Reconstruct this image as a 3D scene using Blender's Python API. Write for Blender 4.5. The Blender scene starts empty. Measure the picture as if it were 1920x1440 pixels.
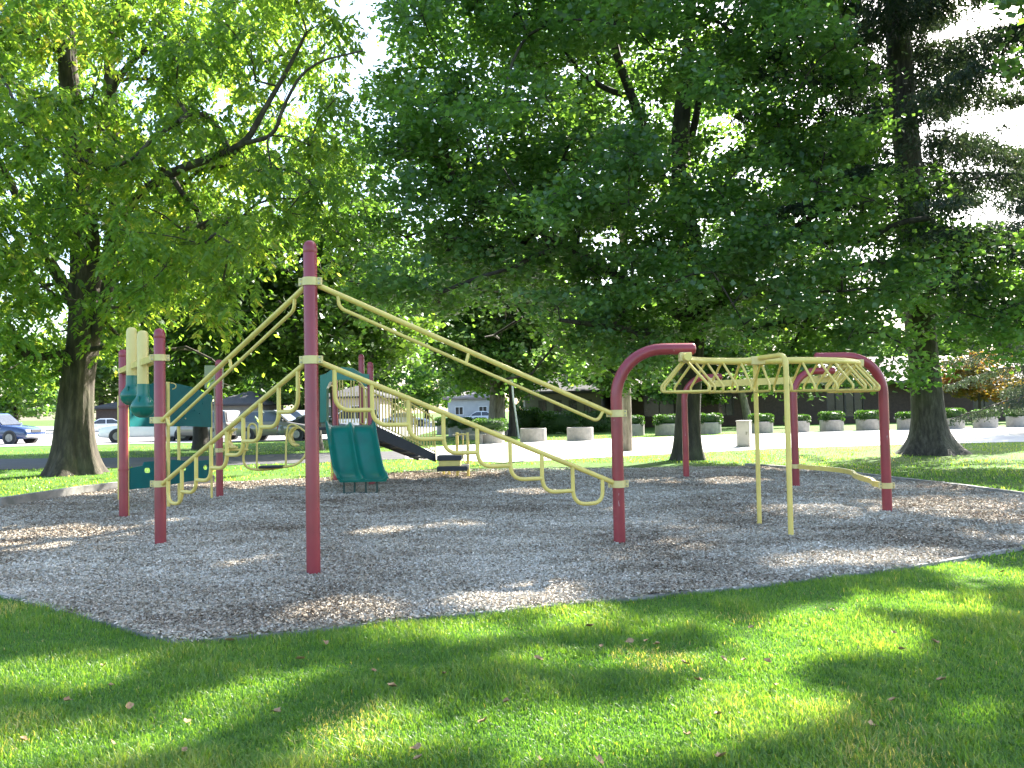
import bpy, bmesh, math, random
import numpy as np
from mathutils import Vector, Matrix
R = math.radians
PI = math.pi
scn = bpy.context.scene
C = scn.collection
random.seed(7)
rng = np.random.default_rng(11)

# ------------------------------------------------------------------ camera
CAM_H, FPX = 1.5, 1500.0
PITCH, ROLL = R(1.85), R(1.1)
fwd = Vector((0, math.cos(PITCH), math.sin(PITCH)))
up0 = Vector((0, -math.sin(PITCH), math.cos(PITCH)))
rt0 = Vector((1, 0, 0))
crt = rt0 * math.cos(ROLL) - up0 * math.sin(ROLL)
cup = up0 * math.cos(ROLL) + rt0 * math.sin(ROLL)
cam = bpy.data.cameras.new('camera')
camo = bpy.data.objects.new('camera', cam)
C.objects.link(camo)
M = Matrix((crt, cup, -fwd)).transposed().to_4x4()
M.translation = Vector((0, 0, CAM_H))
camo.matrix_world = M
cam.sensor_width = 36
cam.lens = FPX / 1920 * 36
cam.clip_end = 2000
cam.clip_start = 0.05
scn.camera = camo
CL = Vector((0, 0, CAM_H))

def ray(px, py): return fwd * FPX + crt * (px - 960) + cup * (720 - py)
def G(px, py, z=0.0):
    d = ray(px, py); t = (z - CAM_H) / d.z
    return CL + d * t
def D(px, py, y):
    d = ray(px, py); return CL + d * (y / d.y)

# ------------------------------------------------------------------ light
SUN_AZ, SUN_EL = R(40), R(37)
w = bpy.data.worlds.new('World'); scn.world = w; w.use_nodes = True
nt = w.node_tree; bg = nt.nodes['Background']
sky = nt.nodes.new('ShaderNodeTexSky'); sky.sky_type = 'NISHITA'; sky.sun_disc = False
sky.sun_elevation = SUN_EL; sky.sun_rotation = SUN_AZ
sky.air_density = 1.0; sky.dust_density = 2.0; sky.ozone_density = 1.0
nt.links.new(sky.outputs[0], bg.inputs[0]); bg.inputs[1].default_value = 0.12
sl = bpy.data.lights.new('sun', 'SUN'); sl.energy = 5.0; sl.angle = R(0.5); sl.color = (1, .95, .86)
so = bpy.data.objects.new('sun', sl); C.objects.link(so)
S = Vector((math.sin(SUN_AZ) * math.cos(SUN_EL), math.cos(SUN_AZ) * math.cos(SUN_EL), math.sin(SUN_EL)))
so.rotation_euler = S.to_track_quat('Z', 'Y').to_euler(); so.location = (20, 20, 40)
scn.view_settings.view_transform = 'Standard'; scn.view_settings.look = 'None'
scn.view_settings.exposure = 2.5; scn.view_settings.gamma = 1
cy = scn.cycles
cy.max_bounces = 7; cy.diffuse_bounces = 4; cy.glossy_bounces = 2; cy.transmission_bounces = 5
cy.transparent_max_bounces = 4; cy.use_denoising = True
cy.sample_clamp_indirect = 6.0
cy.caustics_reflective = False; cy.caustics_refractive = False

# ------------------------------------------------------------------ materials
def newmat(name):
    m = bpy.data.materials.new(name); m.use_nodes = True
    return m, m.node_tree, m.node_tree.nodes['Principled BSDF']
def mixrgb(nt, a, b, fac=None, blend='MIX'):
    n = nt.nodes.new('ShaderNodeMix'); n.data_type = 'RGBA'; n.blend_type = blend
    for i, v in ((6, a), (7, b)):
        if isinstance(v, (tuple, list)): n.inputs[i].default_value = (*v[:3], 1)
        else: nt.links.new(v, n.inputs[i])
    if fac is not None:
        if isinstance(fac, (int, float)): n.inputs[0].default_value = fac
        else: nt.links.new(fac, n.inputs[0])
    return n.outputs[2]
def noise(nt, scale, detail=4, rough=.6, vec=None, stretch=None):
    n = nt.nodes.new('ShaderNodeTexNoise'); n.inputs['Scale'].default_value = scale
    n.inputs['Detail'].default_value = detail; n.inputs['Roughness'].default_value = rough
    tc = nt.nodes.new('ShaderNodeNewGeometry'); src = tc.outputs['Position']
    if vec == 'obj':
        tc = nt.nodes.new('ShaderNodeTexCoord'); src = tc.outputs['Object']
    if stretch:
        mp = nt.nodes.new('ShaderNodeMapping'); mp.inputs['Scale'].default_value = stretch
        nt.links.new(src, mp.inputs[0]); src = mp.outputs[0]
    nt.links.new(src, n.inputs['Vector'])
    return n.outputs['Fac']
def ramp(nt, src, stops):
    r = nt.nodes.new('ShaderNodeValToRGB'); nt.links.new(src, r.inputs[0])
    e = r.color_ramp.elements
    while len(e) < len(stops): e.new(.5)
    for i, (p, c) in enumerate(stops):
        e[i].position = p; e[i].color = (*c, 1) if isinstance(c, (tuple, list)) else (c, c, c, 1)
    return r.outputs[0]
def bump(nt, b, src, st=.3, dist=.02):
    n = nt.nodes.new('ShaderNodeBump'); n.inputs['Strength'].default_value = st; n.inputs['Distance'].default_value = dist
    nt.links.new(src, n.inputs['Height']); nt.links.new(n.outputs[0], b.inputs['Normal'])
def mat(name, col, col2=None, scale=3, rough=.7, spec=.5, bscale=None, bst=.3, bdist=.01, metal=0, coat=0, lo=.35, hi=.65):
    m, nt, b = newmat(name)
    b.inputs['Roughness'].default_value = rough; b.inputs['Metallic'].default_value = metal
    b.inputs['Specular IOR Level'].default_value = spec; b.inputs['Coat Weight'].default_value = coat
    col2 = col2 or tuple(c * .8 for c in col)
    f = noise(nt, scale, 5)
    nt.links.new(ramp(nt, f, [(lo, col), (hi, col2)]), b.inputs['Base Color'])
    if bscale: bump(nt, b, noise(nt, bscale, 4), bst, bdist)
    return m
def leafmat(name, stops, trans, tw=.45, rough=.5, spec=.4):
    m, nt, b = newmat(name)
    at = nt.nodes.new('ShaderNodeAttribute'); at.attribute_name = 'var'
    c = ramp(nt, at.outputs['Fac'], stops)
    nt.links.new(c, b.inputs['Base Color']); b.inputs['Roughness'].default_value = rough
    b.inputs['Specular IOR Level'].default_value = spec
    t = nt.nodes.new('ShaderNodeBsdfTranslucent')
    tc = mixrgb(nt, c, trans, 1.0, 'MULTIPLY'); nt.links.new(tc, t.inputs[0])
    mx = nt.nodes.new('ShaderNodeMixShader'); mx.inputs[0].default_value = tw
    out = nt.nodes['Material Output']
    nt.links.new(b.outputs[0], mx.inputs[1]); nt.links.new(t.outputs[0], mx.inputs[2]); nt.links.new(mx.outputs[0], out.inputs[0])
    return m

RED = mat('red_paint', (.28, .036, .045), (.22, .03, .038), 4, .33, .5, 60, .04, .002, lo=.4, hi=.7)
def wear(m, col, sc, st, thr):
    nt = m.node_tree; b = nt.nodes['Principled BSDF']; src = b.inputs['Base Color'].links[0].from_socket
    f = noise(nt, sc, 5, .75, None, st); g = noise(nt, 1.7, 3, .5)
    k = ramp(nt, f, [(thr, 0), (thr + .02, 1)]); k2 = ramp(nt, g, [(.5, 0), (.6, .8)])
    mu = nt.nodes.new('ShaderNodeMath'); mu.operation = 'MULTIPLY'; nt.links.new(k, mu.inputs[0]); nt.links.new(k2, mu.inputs[1])
    nt.links.new(mixrgb(nt, src, col, mu.outputs[0]), b.inputs['Base Color'])
wear(RED, (.5, .36, .34), 22, (1, 1, .16), .66)
YEL = mat('yellow_paint', (.72, .56, .15), (.60, .46, .12), 5, .4, .5, 70, .04, .002, lo=.4, hi=.7)
YELO = mat('yellow_band', (.68, .56, .24), (.58, .46, .18), 9, .45, .4, 50, .06, .002, lo=.4, hi=.7)
CREAM = mat('cream_plastic', (.70, .56, .20), (.64, .50, .17), 4, .35, .5)
GREEN = mat('green_plastic', (.0, .15, .105), (.004, .12, .085), 3, .3, .5, 40, .04, .002)
TEAL = mat('teal_panel', (.0, .115, .115), (.002, .095, .095), 3, .55, .15)
BLACK = mat('black_rubber', (.02, .022, .026), (.03, .03, .033), 8, .6)
STEEL = mat('bolt_steel', (.35, .34, .3), (.2, .19, .17), 30, .4, metal=.8)
CONC = mat('concrete', (.36, .34, .31), (.27, .26, .24), 6, .85, .3, 60, .3, .004)
CONCP = mat('concrete_path', (.52, .50, .46), (.44, .42, .39), 1.2, .9, .3, 40, .2, .004)
CONCS = mat('edging_concrete', (.34, .32, .29), (.16, .16, .14), 3, .9, .3, 50, .3, .004)
ASPH = mat('asphalt', (.075, .075, .08), (.055, .055, .058), 2, .9, .3, 80, .4, .006)
LOT = mat('parking_asphalt', (.36, .35, .33), (.30, .29, .28), .5, .9, .3, 40, .2, .004)
BARK = None
def barkmat(name, a, b_, sc=7):
    m, nt, b = newmat(name)
    f = noise(nt, sc, 7, .65, 'obj', (1, 1, .22))
    g = noise(nt, 1.3, 3, .5, 'obj')
    c = ramp(nt, f, [(.32, tuple(x * .45 for x in a)), (.5, a), (.72, b_)])
    c = mixrgb(nt, c, (.10, .12, .05), ramp(nt, g, [(.5, 0), (.75, .35)]))
    nt.links.new(c, b.inputs['Base Color']); b.inputs['Roughness'].default_value = .9
    bump(nt, b, f, .9, .05)
    return m
BARK = barkmat('ash_bark', (.055, .043, .03), (.13, .105, .075))
BARKD = barkmat('maple_bark', (.04, .033, .028), (.08, .068, .055))
BARKS = barkmat('spruce_bark', (.06, .05, .045), (.13, .115, .10), 11)
BARKP = barkmat('pole_wood', (.22, .19, .15), (.34, .3, .25), 9)
SOIL = mat('soil', (.05, .035, .022), (.03, .02, .015), 20, .95, .2, 60, .5, .01)
GLASSD = mat('dark_glass', (.012, .016, .02), (.03, .035, .04), 2, .12, .6)
CARGLASS = mat('car_glass', (.03, .035, .04), (.05, .055, .06), 2, .08, .7)
TYRE = mat('tyre_rubber', (.015, .015, .016), (.025, .025, .025), 20, .8)
RIM = mat('wheel_rim', (.22, .22, .22), (.15, .15, .15), 10, .35, metal=.6)
CHROME = mat('chrome', (.6, .6, .6), (.5, .5, .5), 10, .2, metal=.9)
LAMPW = mat('headlamp', (.6, .62, .65), (.5, .5, .5), 10, .1)
LAMPR = mat('tail_lamp', (.35, .01, .01), (.25, .01, .01), 10, .2)

MAPLE = leafmat('maple_leaf', [(0, (.050, .098, .056)), (.5, (.080, .142, .066)), (1, (.13, .20, .07))], (3.0, 3.3, .75), .5, .42, .6)
ASH = leafmat('ash_leaf', [(0, (.045, .10, .034)), (.4, (.085, .15, .042)), (.75, (.14, .20, .048)), (1, (.27, .23, .09))], (3.3, 3.2, 1.0), .55, .45, .5)
FARL = leafmat('far_leaf', [(0, (.045, .085, .03)), (.5, (.08, .13, .04)), (1, (.14, .18, .05))], (2.0, 2.5, .7), .45, .5)
SPRUCE = leafmat('spruce_needles', [(0, (.025, .04, .03)), (.6, (.042, .062, .042)), (1, (.08, .08, .05))], (1.6, 1.8, .8), .25, .6)
HEDGE = leafmat('hedge_leaf', [(0, (.02, .055, .014)), (.5, (.04, .09, .02)), (1, (.07, .13, .025))], (2.2, 2.5, .5), .3, .5)
ORANGEL = leafmat('autumn_leaf', [(0, (.09, .12, .03)), (.5, (.16, .13, .035)), (1, (.28, .11, .03))], (1.9, 1.5, .6), .45, .5)
GRASSM = leafmat('grass_blade', [(0, (.050, .130, .034)), (.5, (.098, .195, .042)), (.9, (.17, .25, .065)), (1, (.42, .36, .18))], (2.6, 2.5, .7), .5, .4, .5)

def groundmat():
    m, nt, b = newmat('lawn_ground')
    a = noise(nt, .35, 4); c_ = noise(nt, 25, 5)
    c = mixrgb(nt, ramp(nt, a, [(.35, (.07, .16, .025)), (.65, (.12, .2, .04))]), ramp(nt, c_, [(.3, (.35, .4, .3)), (.7, (1, 1, 1))]), .8, 'MULTIPLY')
    p = noise(nt, .9, 3)
    c = mixrgb(nt, c, (.16, .13, .07), ramp(nt, p, [(.62, 0), (.75, .5)]))
    nt.links.new(c, b.inputs['Base Color']); b.inputs['Roughness'].default_value = .95; b.inputs['Specular IOR Level'].default_value = .15
    bump(nt, b, c_, .6, .03)
    return m
LAWN = groundmat()
def chipmat():
    m, nt, b = newmat('chip_bed')
    a = noise(nt, 45, 6, .7); g = noise(nt, .8, 4)
    c = ramp(nt, a, [(.3, (.07, .05, .035)), (.5, (.26, .2, .15)), (.7, (.48, .4, .31))])
    c = mixrgb(nt, c, (.75, .62, .5), ramp(nt, g, [(.4, 0), (.62, .8)]), 'MULTIPLY')
    nt.links.new(c, b.inputs['Base Color']); b.inputs['Roughness'].default_value = .95; b.inputs['Specular IOR Level'].default_value = .2
    bump(nt, b, a, 1, .03)
    return m
CHIPBED = chipmat()
def chipm():
    m, nt, b = newmat('wood_chip')
    at = nt.nodes.new('ShaderNodeAttribute'); at.attribute_name = 'var'
    c = ramp(nt, at.outputs['Fac'], [(0, (.12, .085, .055)), (.3, (.34, .285, .21)), (.7, (.50, .45, .365)), (.93, (.62, .57, .48)), (1, (.8, .71, .58))])
    nt.links.new(c, b.inputs['Base Color']); b.inputs['Roughness'].default_value = .85
    return m
CHIP = chipm()
DRYLEAF = mat('dry_leaf', (.20, .11, .045), (.34, .23, .11), 40, .7)

# ------------------------------------------------------------------ object helpers
def tag(o, label=None, cat=None, group=None, kind=None):
    if label: o['label'] = label
    if cat: o['category'] = cat
    if group: o['group'] = group
    if kind: o['kind'] = kind
    return o
def thing(name, label, cat, loc=(0, 0, 0), rz=0, group=None):
    o = bpy.data.objects.new(name, None); C.objects.link(o)
    o.location = loc; o.rotation_euler = (0, 0, rz); o.empty_display_size = .2
    return tag(o, label, cat, group)
def npmesh(name, V, F, m, parent=None, attr=None, smooth=False):
    """V (n,3), F (k,4) or (k,3) index array"""
    me = bpy.data.meshes.new(name); V = np.asarray(V, np.float32); F = np.asarray(F, np.int32)
    me.vertices.add(len(V)); me.vertices.foreach_set('co', V.ravel())
    k = F.shape[1]
    me.loops.add(F.size); me.loops.foreach_set('vertex_index', F.ravel())
    me.polygons.add(len(F))
    me.polygons.foreach_set('loop_start', np.arange(0, F.size, k, dtype=np.int32))
    try: me.polygons.foreach_set('loop_total', np.full(len(F), k, np.int32))
    except Exception: pass
    if smooth: me.polygons.foreach_set('use_smooth', np.ones(len(F), bool))
    me.update(calc_edges=True)
    if attr is not None:
        a = me.attributes.new('var', 'FLOAT', 'POINT'); a.data.foreach_set('value', np.asarray(attr, np.float32))
    me.materials.append(m)
    o = bpy.data.objects.new(name, me); C.objects.link(o)
    if parent: o.parent = parent
    return o
class MB:
    def __init__(s, origin=(0, 0, 0)): s.v = []; s.f = []; s.sm = []; s.o = Vector(origin)
    def add(s, vs, fs, smooth=False):
        n = len(s.v); s.v += [Vector(v) - s.o for v in vs]
        s.f += [tuple(i + n for i in f) for f in fs]; s.sm += [smooth] * len(fs)
    def box(s, c, size, rz=0, bev=0, rx=0, ry=0):
        bm = bmesh.new(); bmesh.ops.create_cube(bm, size=1)
        for v in bm.verts: v.co = Vector((v.co.x * size[0], v.co.y * size[1], v.co.z * size[2]))
        if bev: bmesh.ops.bevel(bm, geom=bm.edges[:], offset=bev, segments=2, affect='EDGES', profile=.5)
        m = Matrix.Translation(c) @ Matrix.Rotation(rz, 4, 'Z') @ Matrix.Rotation(ry, 4, 'Y') @ Matrix.Rotation(rx, 4, 'X')
        bm.verts.index_update()
        s.add([m @ v.co for v in bm.verts], [[v.index for v in f.verts] for f in bm.faces]); bm.free()
    def tube(s, pts, r, n=12, cap=True, flat=None, dome=False):
        pts = [Vector(p) for p in pts]; N = len(pts)
        rs = list(r) if isinstance(r, (list, tuple)) else [r] * N
        T = []
        for i in range(N):
            t = pts[min(i + 1, N - 1)] - pts[max(i - 1, 0)]; T.append(t.normalized())
        a = Vector((0, 0, 1)) if abs(T[0].z) < .9 else Vector((1, 0, 0))
        u = T[0].cross(a).normalized(); vs = []; fs = []
        for i in range(N):
            u = (u - T[i] * u.dot(T[i])).normalized(); w_ = T[i].cross(u)
            for k in range(n):
                an = 2 * PI * k / n; vs.append(pts[i] + u * (math.cos(an) * rs[i]) + w_ * (math.sin(an) * rs[i]))
        for i in range(N - 1):
            for k in range(n):
                fs.append((i * n + k, i * n + (k + 1) % n, (i + 1) * n + (k + 1) % n, (i + 1) * n + k))
        s.add(vs, fs, True)
        if cap: s.add(vs[:n], [list(range(n))[::-1]]); s.add(vs[-n:], [list(range(n))])
    def strip(s, pts, wdt, th):
        """rectangular bar along a path, upright (th horizontal thickness, wdt height)"""
        pts = [Vector(p) for p in pts]; N = len(pts); vs = []; fs = []
        for i in range(N):
            t = (pts[min(i + 1, N - 1)] - pts[max(i - 1, 0)]).normalized()
            u = t.cross(Vector((0, 0, 1))).normalized(); w_ = u.cross(t)
            for a, b in ((-1, -1), (1, -1), (1, 1), (-1, 1)): vs.append(pts[i] + u * (a * th / 2) + w_ * (b * wdt / 2))
        for i in range(N - 1):
            for k in range(4): fs.append((i * 4 + k, i * 4 + (k + 1) % 4, (i + 1) * 4 + (k + 1) % 4, (i + 1) * 4 + k))
        fs += [(3, 2, 1, 0), (N * 4 - 4, N * 4 - 3, N * 4 - 2, N * 4 - 1)]
        s.add(vs, fs)
    def lathe(s, c, prof, n=28, smooth=True):
        c = Vector(c); vs = []; fs = []
        for r, z in prof:
            for k in range(n): an = 2 * PI * k / n; vs.append(c + Vector((math.cos(an) * r, math.sin(an) * r, z)))
        for i in range(len(prof) - 1):
            for k in range(n): fs.append((i * n + k, i * n + (k + 1) % n, (i + 1) * n + (k + 1) % n, (i + 1) * n + k))
        s.add(vs, fs, smooth)
    def prism(s, outline, off):
        """outline: list of 3D points (planar, ordered), extruded by vector off"""
        n = len(outline); off = Vector(off); a = [Vector(p) - off / 2 for p in outline]; b = [Vector(p) + off / 2 for p in outline]
        s.add(a + b, [list(range(n))[::-1], list(range(n, 2 * n))] + [(i, (i + 1) % n, (i + 1) % n + n, i + n) for i in range(n)])
    def build(s, name, m, parent=None, edge_split=True):
        me = bpy.data.meshes.new(name); me.from_pydata([tuple(v) for v in s.v], [], s.f)
        me.polygons.foreach_set('use_smooth', s.sm); me.materials.append(m)
        bm = bmesh.new(); bm.from_mesh(me); bmesh.ops.recalc_face_normals(bm, faces=bm.faces[:]); bm.to_mesh(me); bm.free()
        o = bpy.data.objects.new(name, me); C.objects.link(o)
        if parent: o.parent = parent
        return o
def smooth_path(pts, it=3):
    """Chaikin corner cutting, keeps ends"""
    pts = [Vector(p) for p in pts]
    for _ in range(it):
        q = [pts[0]]
        for a, b in zip(pts, pts[1:]): q += [a * .75 + b * .25, a * .25 + b * .75]
        q.append(pts[-1]); pts = q
    return pts
def fillet(pts, r, n=7):
    """polyline with rounded corners of radius r"""
    pts = [Vector(p) for p in pts]; out = [pts[0]]
    for i in range(1, len(pts) - 1):
        a, b, c = pts[i - 1], pts[i], pts[i + 1]
        u = (a - b).normalized(); v = (c - b).normalized()
        ang = u.angle(v); d = min(r / math.tan(ang / 2), (a - b).length * .49, (c - b).length * .49)
        p0 = b + u * d; p1 = b + v * d
        for k in range(n + 1):
            t = k / n; out.append(p0 * (1 - t) ** 2 + b * 2 * t * (1 - t) + p1 * t * t)
    out.append(pts[-1]); return out
def copy_tree(o, parent=None):
    c = o.copy(); C.objects.link(c); c.parent = parent
    for ch in list(o.children): copy_tree(ch, c)
    return c
def inpoly(P, X, Y):
    P = np.asarray(P); n = len(P); r = np.zeros(X.shape, bool); j = n - 1
    for i in range(n):
        xi, yi = P[i]; xj, yj = P[j]
        c = ((yi > Y) != (yj > Y)) & (X < (xj - xi) * (Y - yi) / (yj - yi + 1e-12) + xi); r ^= c; j = i
    return r
def gxy(px, py): g = G(px, py); return (g.x, g.y)

# ------------------------------------------------------------------ ground
near = [(0, 1118), (160, 1160), (330, 1210), (560, 1190), (780, 1165), (1100, 1135), (1400, 1103), (1700, 1068), (1920, 1030)]
far = [(1920, 930), (1800, 914), (1680, 900), (1560, 885), (1400, 873), (1200, 868), (1050, 870), (900, 878), (750, 888), (600, 897), (400, 905), (230, 918), (150, 928), (0, 952)]
nw = [gxy(*p) for p in near]; fw = [gxy(*p) for p in far]
CHIPS = [(-12.5, 12.2), (-9.0, 10.2)] + nw + [(8.6, 9.6), (11.0, 12.0)] + fw
PATH = [gxy(*p) for p in [(-500, 892), (0, 881), (300, 876), (600, 868), (800, 859), (950, 856), (1100, 852), (1250, 848), (1450, 842), (1700, 836), (1920, 829), (2500, 815),
                          (2500, 786), (1920, 800), (1690, 806), (1500, 811), (1180, 822), (1080, 825), (960, 829), (820, 838), (740, 848), (600, 850), (300, 858), (0, 861), (-500, 868)]]
# dark asphalt path on the left, pale concrete plaza on the right
def sheet(name, poly, z, m, sub=None):
    bm = bmesh.new(); vs = [bm.verts.new((x, y, z)) for x, y in poly]; f = bm.faces.new(vs)
    bmesh.ops.triangulate(bm, faces=[f]); me = bpy.data.meshes.new(name); 
    bmesh.ops.recalc_face_normals(bm, faces=bm.faces[:])
    bm.to_mesh(me); bm.free(); me.materials.append(m)
    if me.polygons and me.polygons[0].normal.z < 0: me.flip_normals()
    o = bpy.data.objects.new(name, me); C.objects.link(o); o['kind'] = 'structure'; return o
def lawnz(x, y): return 0 * x
sheet('lawn', [(-500, -60), (500, -60), (500, 800), (-500, 800)], 0, LAWN)
PA = [gxy(*p) for p in [(-500, 892), (0, 881), (300, 876), (600, 868), (760, 861), (760, 846), (600, 850), (300, 858), (0, 861), (-500, 868)]]
PB = [gxy(*p) for p in [(760, 861), (860, 864), (950, 868), (1060, 862), (1250, 852), (1450, 842), (1700, 834), (1920, 829), (2500, 815),
                        (2500, 786), (1920, 800), (1690, 806), (1500, 811), (1180, 822), (1080, 825), (960, 829), (820, 838), (760, 846)]]
sheet('footpath', PA, .012, ASPH)
sheet('plaza_pavement', PB, .012, CONCP)
LOTP = [gxy(*p) for p in [(-900, 862), (-500, 850), (0, 838), (330, 831), (600, 826), (780, 818), (820, 806), (830, 789), (600, 796), (0, 800), (-900, 818)]]
sheet('parking_lot', LOTP, .02, LOT)

def vnoise(X, Y, sc, seed=0):
    r = np.random.default_rng(seed); g = r.random((64, 64)); x = X / sc; y = Y / sc
    xi = np.floor(x).astype(int); yi = np.floor(y).astype(int); fx = x - xi; fy = y - yi
    fx = fx * fx * (3 - 2 * fx); fy = fy * fy * (3 - 2 * fy)
    a = g[xi % 64, yi % 64]; b = g[(xi + 1) % 64, yi % 64]; c = g[xi % 64, (yi + 1) % 64]; d = g[(xi + 1) % 64, (yi + 1) % 64]
    return (a * (1 - fx) + b * fx) * (1 - fy) + (c * (1 - fx) + d * fx) * fy - .5
def chipz(X, Y):
    return .025 + .05 * vnoise(X, Y, 1.1, 3) + .03 * vnoise(X, Y, .35, 5) + .012 * vnoise(X, Y, .12, 6)
# chip bed, a fine undulating grid clipped to its outline
cs = .11
gx = np.arange(-12.6, 11.2, cs); gy = np.arange(5.0, 19.5, cs)
GX, GY = np.meshgrid(gx, gy, indexing='ij')
inside = inpoly(CHIPS, GX, GY)
keep = inside[:-1, :-1] | inside[1:, :-1] | inside[:-1, 1:] | inside[1:, 1:]
VX, VY = GX.copy(), GY.copy()
P = np.array(CHIPS); Q = np.roll(P, -1, 0)
out = ~inside
ox, oy = GX[out], GY[out]
best = np.full(ox.shape, 1e9); bx = ox.copy(); by = oy.copy()
for a, b in zip(P, Q):
    d = b - a; t = np.clip(((ox - a[0]) * d[0] + (oy - a[1]) * d[1]) / (d @ d), 0, 1)
    cx, cy_ = a[0] + t * d[0], a[1] + t * d[1]; dd = (cx - ox) ** 2 + (cy_ - oy) ** 2
    m_ = dd < best; best[m_] = dd[m_]; bx[m_] = cx[m_]; by[m_] = cy_[m_]
VX[out] = bx; VY[out] = by
VZ = np.where(inside, np.maximum(chipz(VX, VY), .006), .008)
idx = np.arange(VX.size).reshape(VX.shape)
F = np.stack([idx[:-1, :-1][keep], idx[1:, :-1][keep], idx[1:, 1:][keep], idx[:-1, 1:][keep]], 1)
used = np.unique(F); rem = np.zeros(VX.size, int); rem[used] = np.arange(len(used))
V = np.stack([VX.ravel(), VY.ravel(), VZ.ravel()], 1)[used]
npmesh('chip_ground', V, rem[F], CHIPBED, smooth=True)['kind'] = 'structure'

def quads(c, u, v, w=None, kite=.4):
    """n kite-shaped leaves: base c, length vector u, half width vector v"""
    n = len(c); w = 0 if w is None else w
    V = np.empty((n, 4, 3), np.float32)
    V[:, 0] = c; V[:, 1] = c + u * kite + v + w; V[:, 2] = c + u; V[:, 3] = c + u * kite - v + w
    return V.reshape(-1, 3), np.arange(n * 4).reshape(n, 4)
def rdir(n, r=rng):
    v = r.normal(size=(n, 3)); return v / np.linalg.norm(v, axis=1, keepdims=True)
def cross(a, b): return np.cross(a, b)
def nrm(a): return a / (np.linalg.norm(a, axis=-1, keepdims=True) + 1e-9)

# chips lying on the bed: dense near the camera, sparser far away
def scatter_polar(n, d0, d1, half, pw):
    """points with density falling with distance, within the wedge seen and beside it"""
    d = d0 * (d1 / d0) ** (rng.random(n) ** pw); a = (rng.random(n) * 2 - 1) * half
    return d * np.sin(a) , d * np.cos(a)
X, Y = scatter_polar(1050000, 4.6, 20, R(46), .9)
ok = inpoly(CHIPS, X + rng.normal(0, .035, len(X)), Y + rng.normal(0, .035, len(X))); X = X[ok]; Y = Y[ok]; n = len(X)
dist = np.hypot(X, Y)
L = (.012 + .022 * rng.random(n) ** 1.8) * (1 + dist * .02); W = (.0035 + .006 * rng.random(n)) * (1 + dist * .03)
az = rng.random(n) * 2 * PI; el = rng.normal(0, .33, n)
u = np.stack([np.cos(az) * np.cos(el), np.sin(az) * np.cos(el), np.sin(el)], 1) * L[:, None]
side = nrm(cross(u, np.array([0, 0, 1.0])) + rng.normal(0, .35, (n, 3))) * W[:, None]
c = np.stack([X, Y, chipz(X, Y) + .004 + .012 * rng.random(n)], 1) - u / 2
Vc = np.empty((n, 4, 3), np.float32); Vc[:, 0] = c - side; Vc[:, 1] = c + side; Vc[:, 2] = c + u + side * .8; Vc[:, 3] = c + u - side * .7
tone = np.clip(rng.normal(.5, .2, n) + .45 * vnoise(X, Y, 1.5, 9) + .35 * vnoise(X, Y * 1.8, .5, 10), 0, 1)
tag(npmesh('wood_chips', Vc.reshape(-1, 3), np.arange(n * 4).reshape(n, 4), CHIP, attr=np.repeat(tone, 4)), 'grey weathered wood chips covering the play area', 'wood chips', kind='stuff')

# edging
def edging(poly, wd, h, name):
    mb = MB(); P2 = [Vector((x, y, h / 2)) for x, y in poly]; mb.strip(P2, h, wd); return mb.build(name, CONCS)
e1 = edging([(-12.5, 12.2), (-9.0, 10.2)] + nw + [(8.6, 9.6), (11.0, 12.0)], .05, .03, 'kerb'); e1['kind'] = 'structure'
e2 = edging([(11.0, 12.0)] + fw[:5], .1, .06, 'kerb'); e2['kind'] = 'structure'
e3 = edging(fw[10:] + [(-12.5, 12.2)], .16, .17, 'kerb'); e3['kind'] = 'structure'

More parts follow.
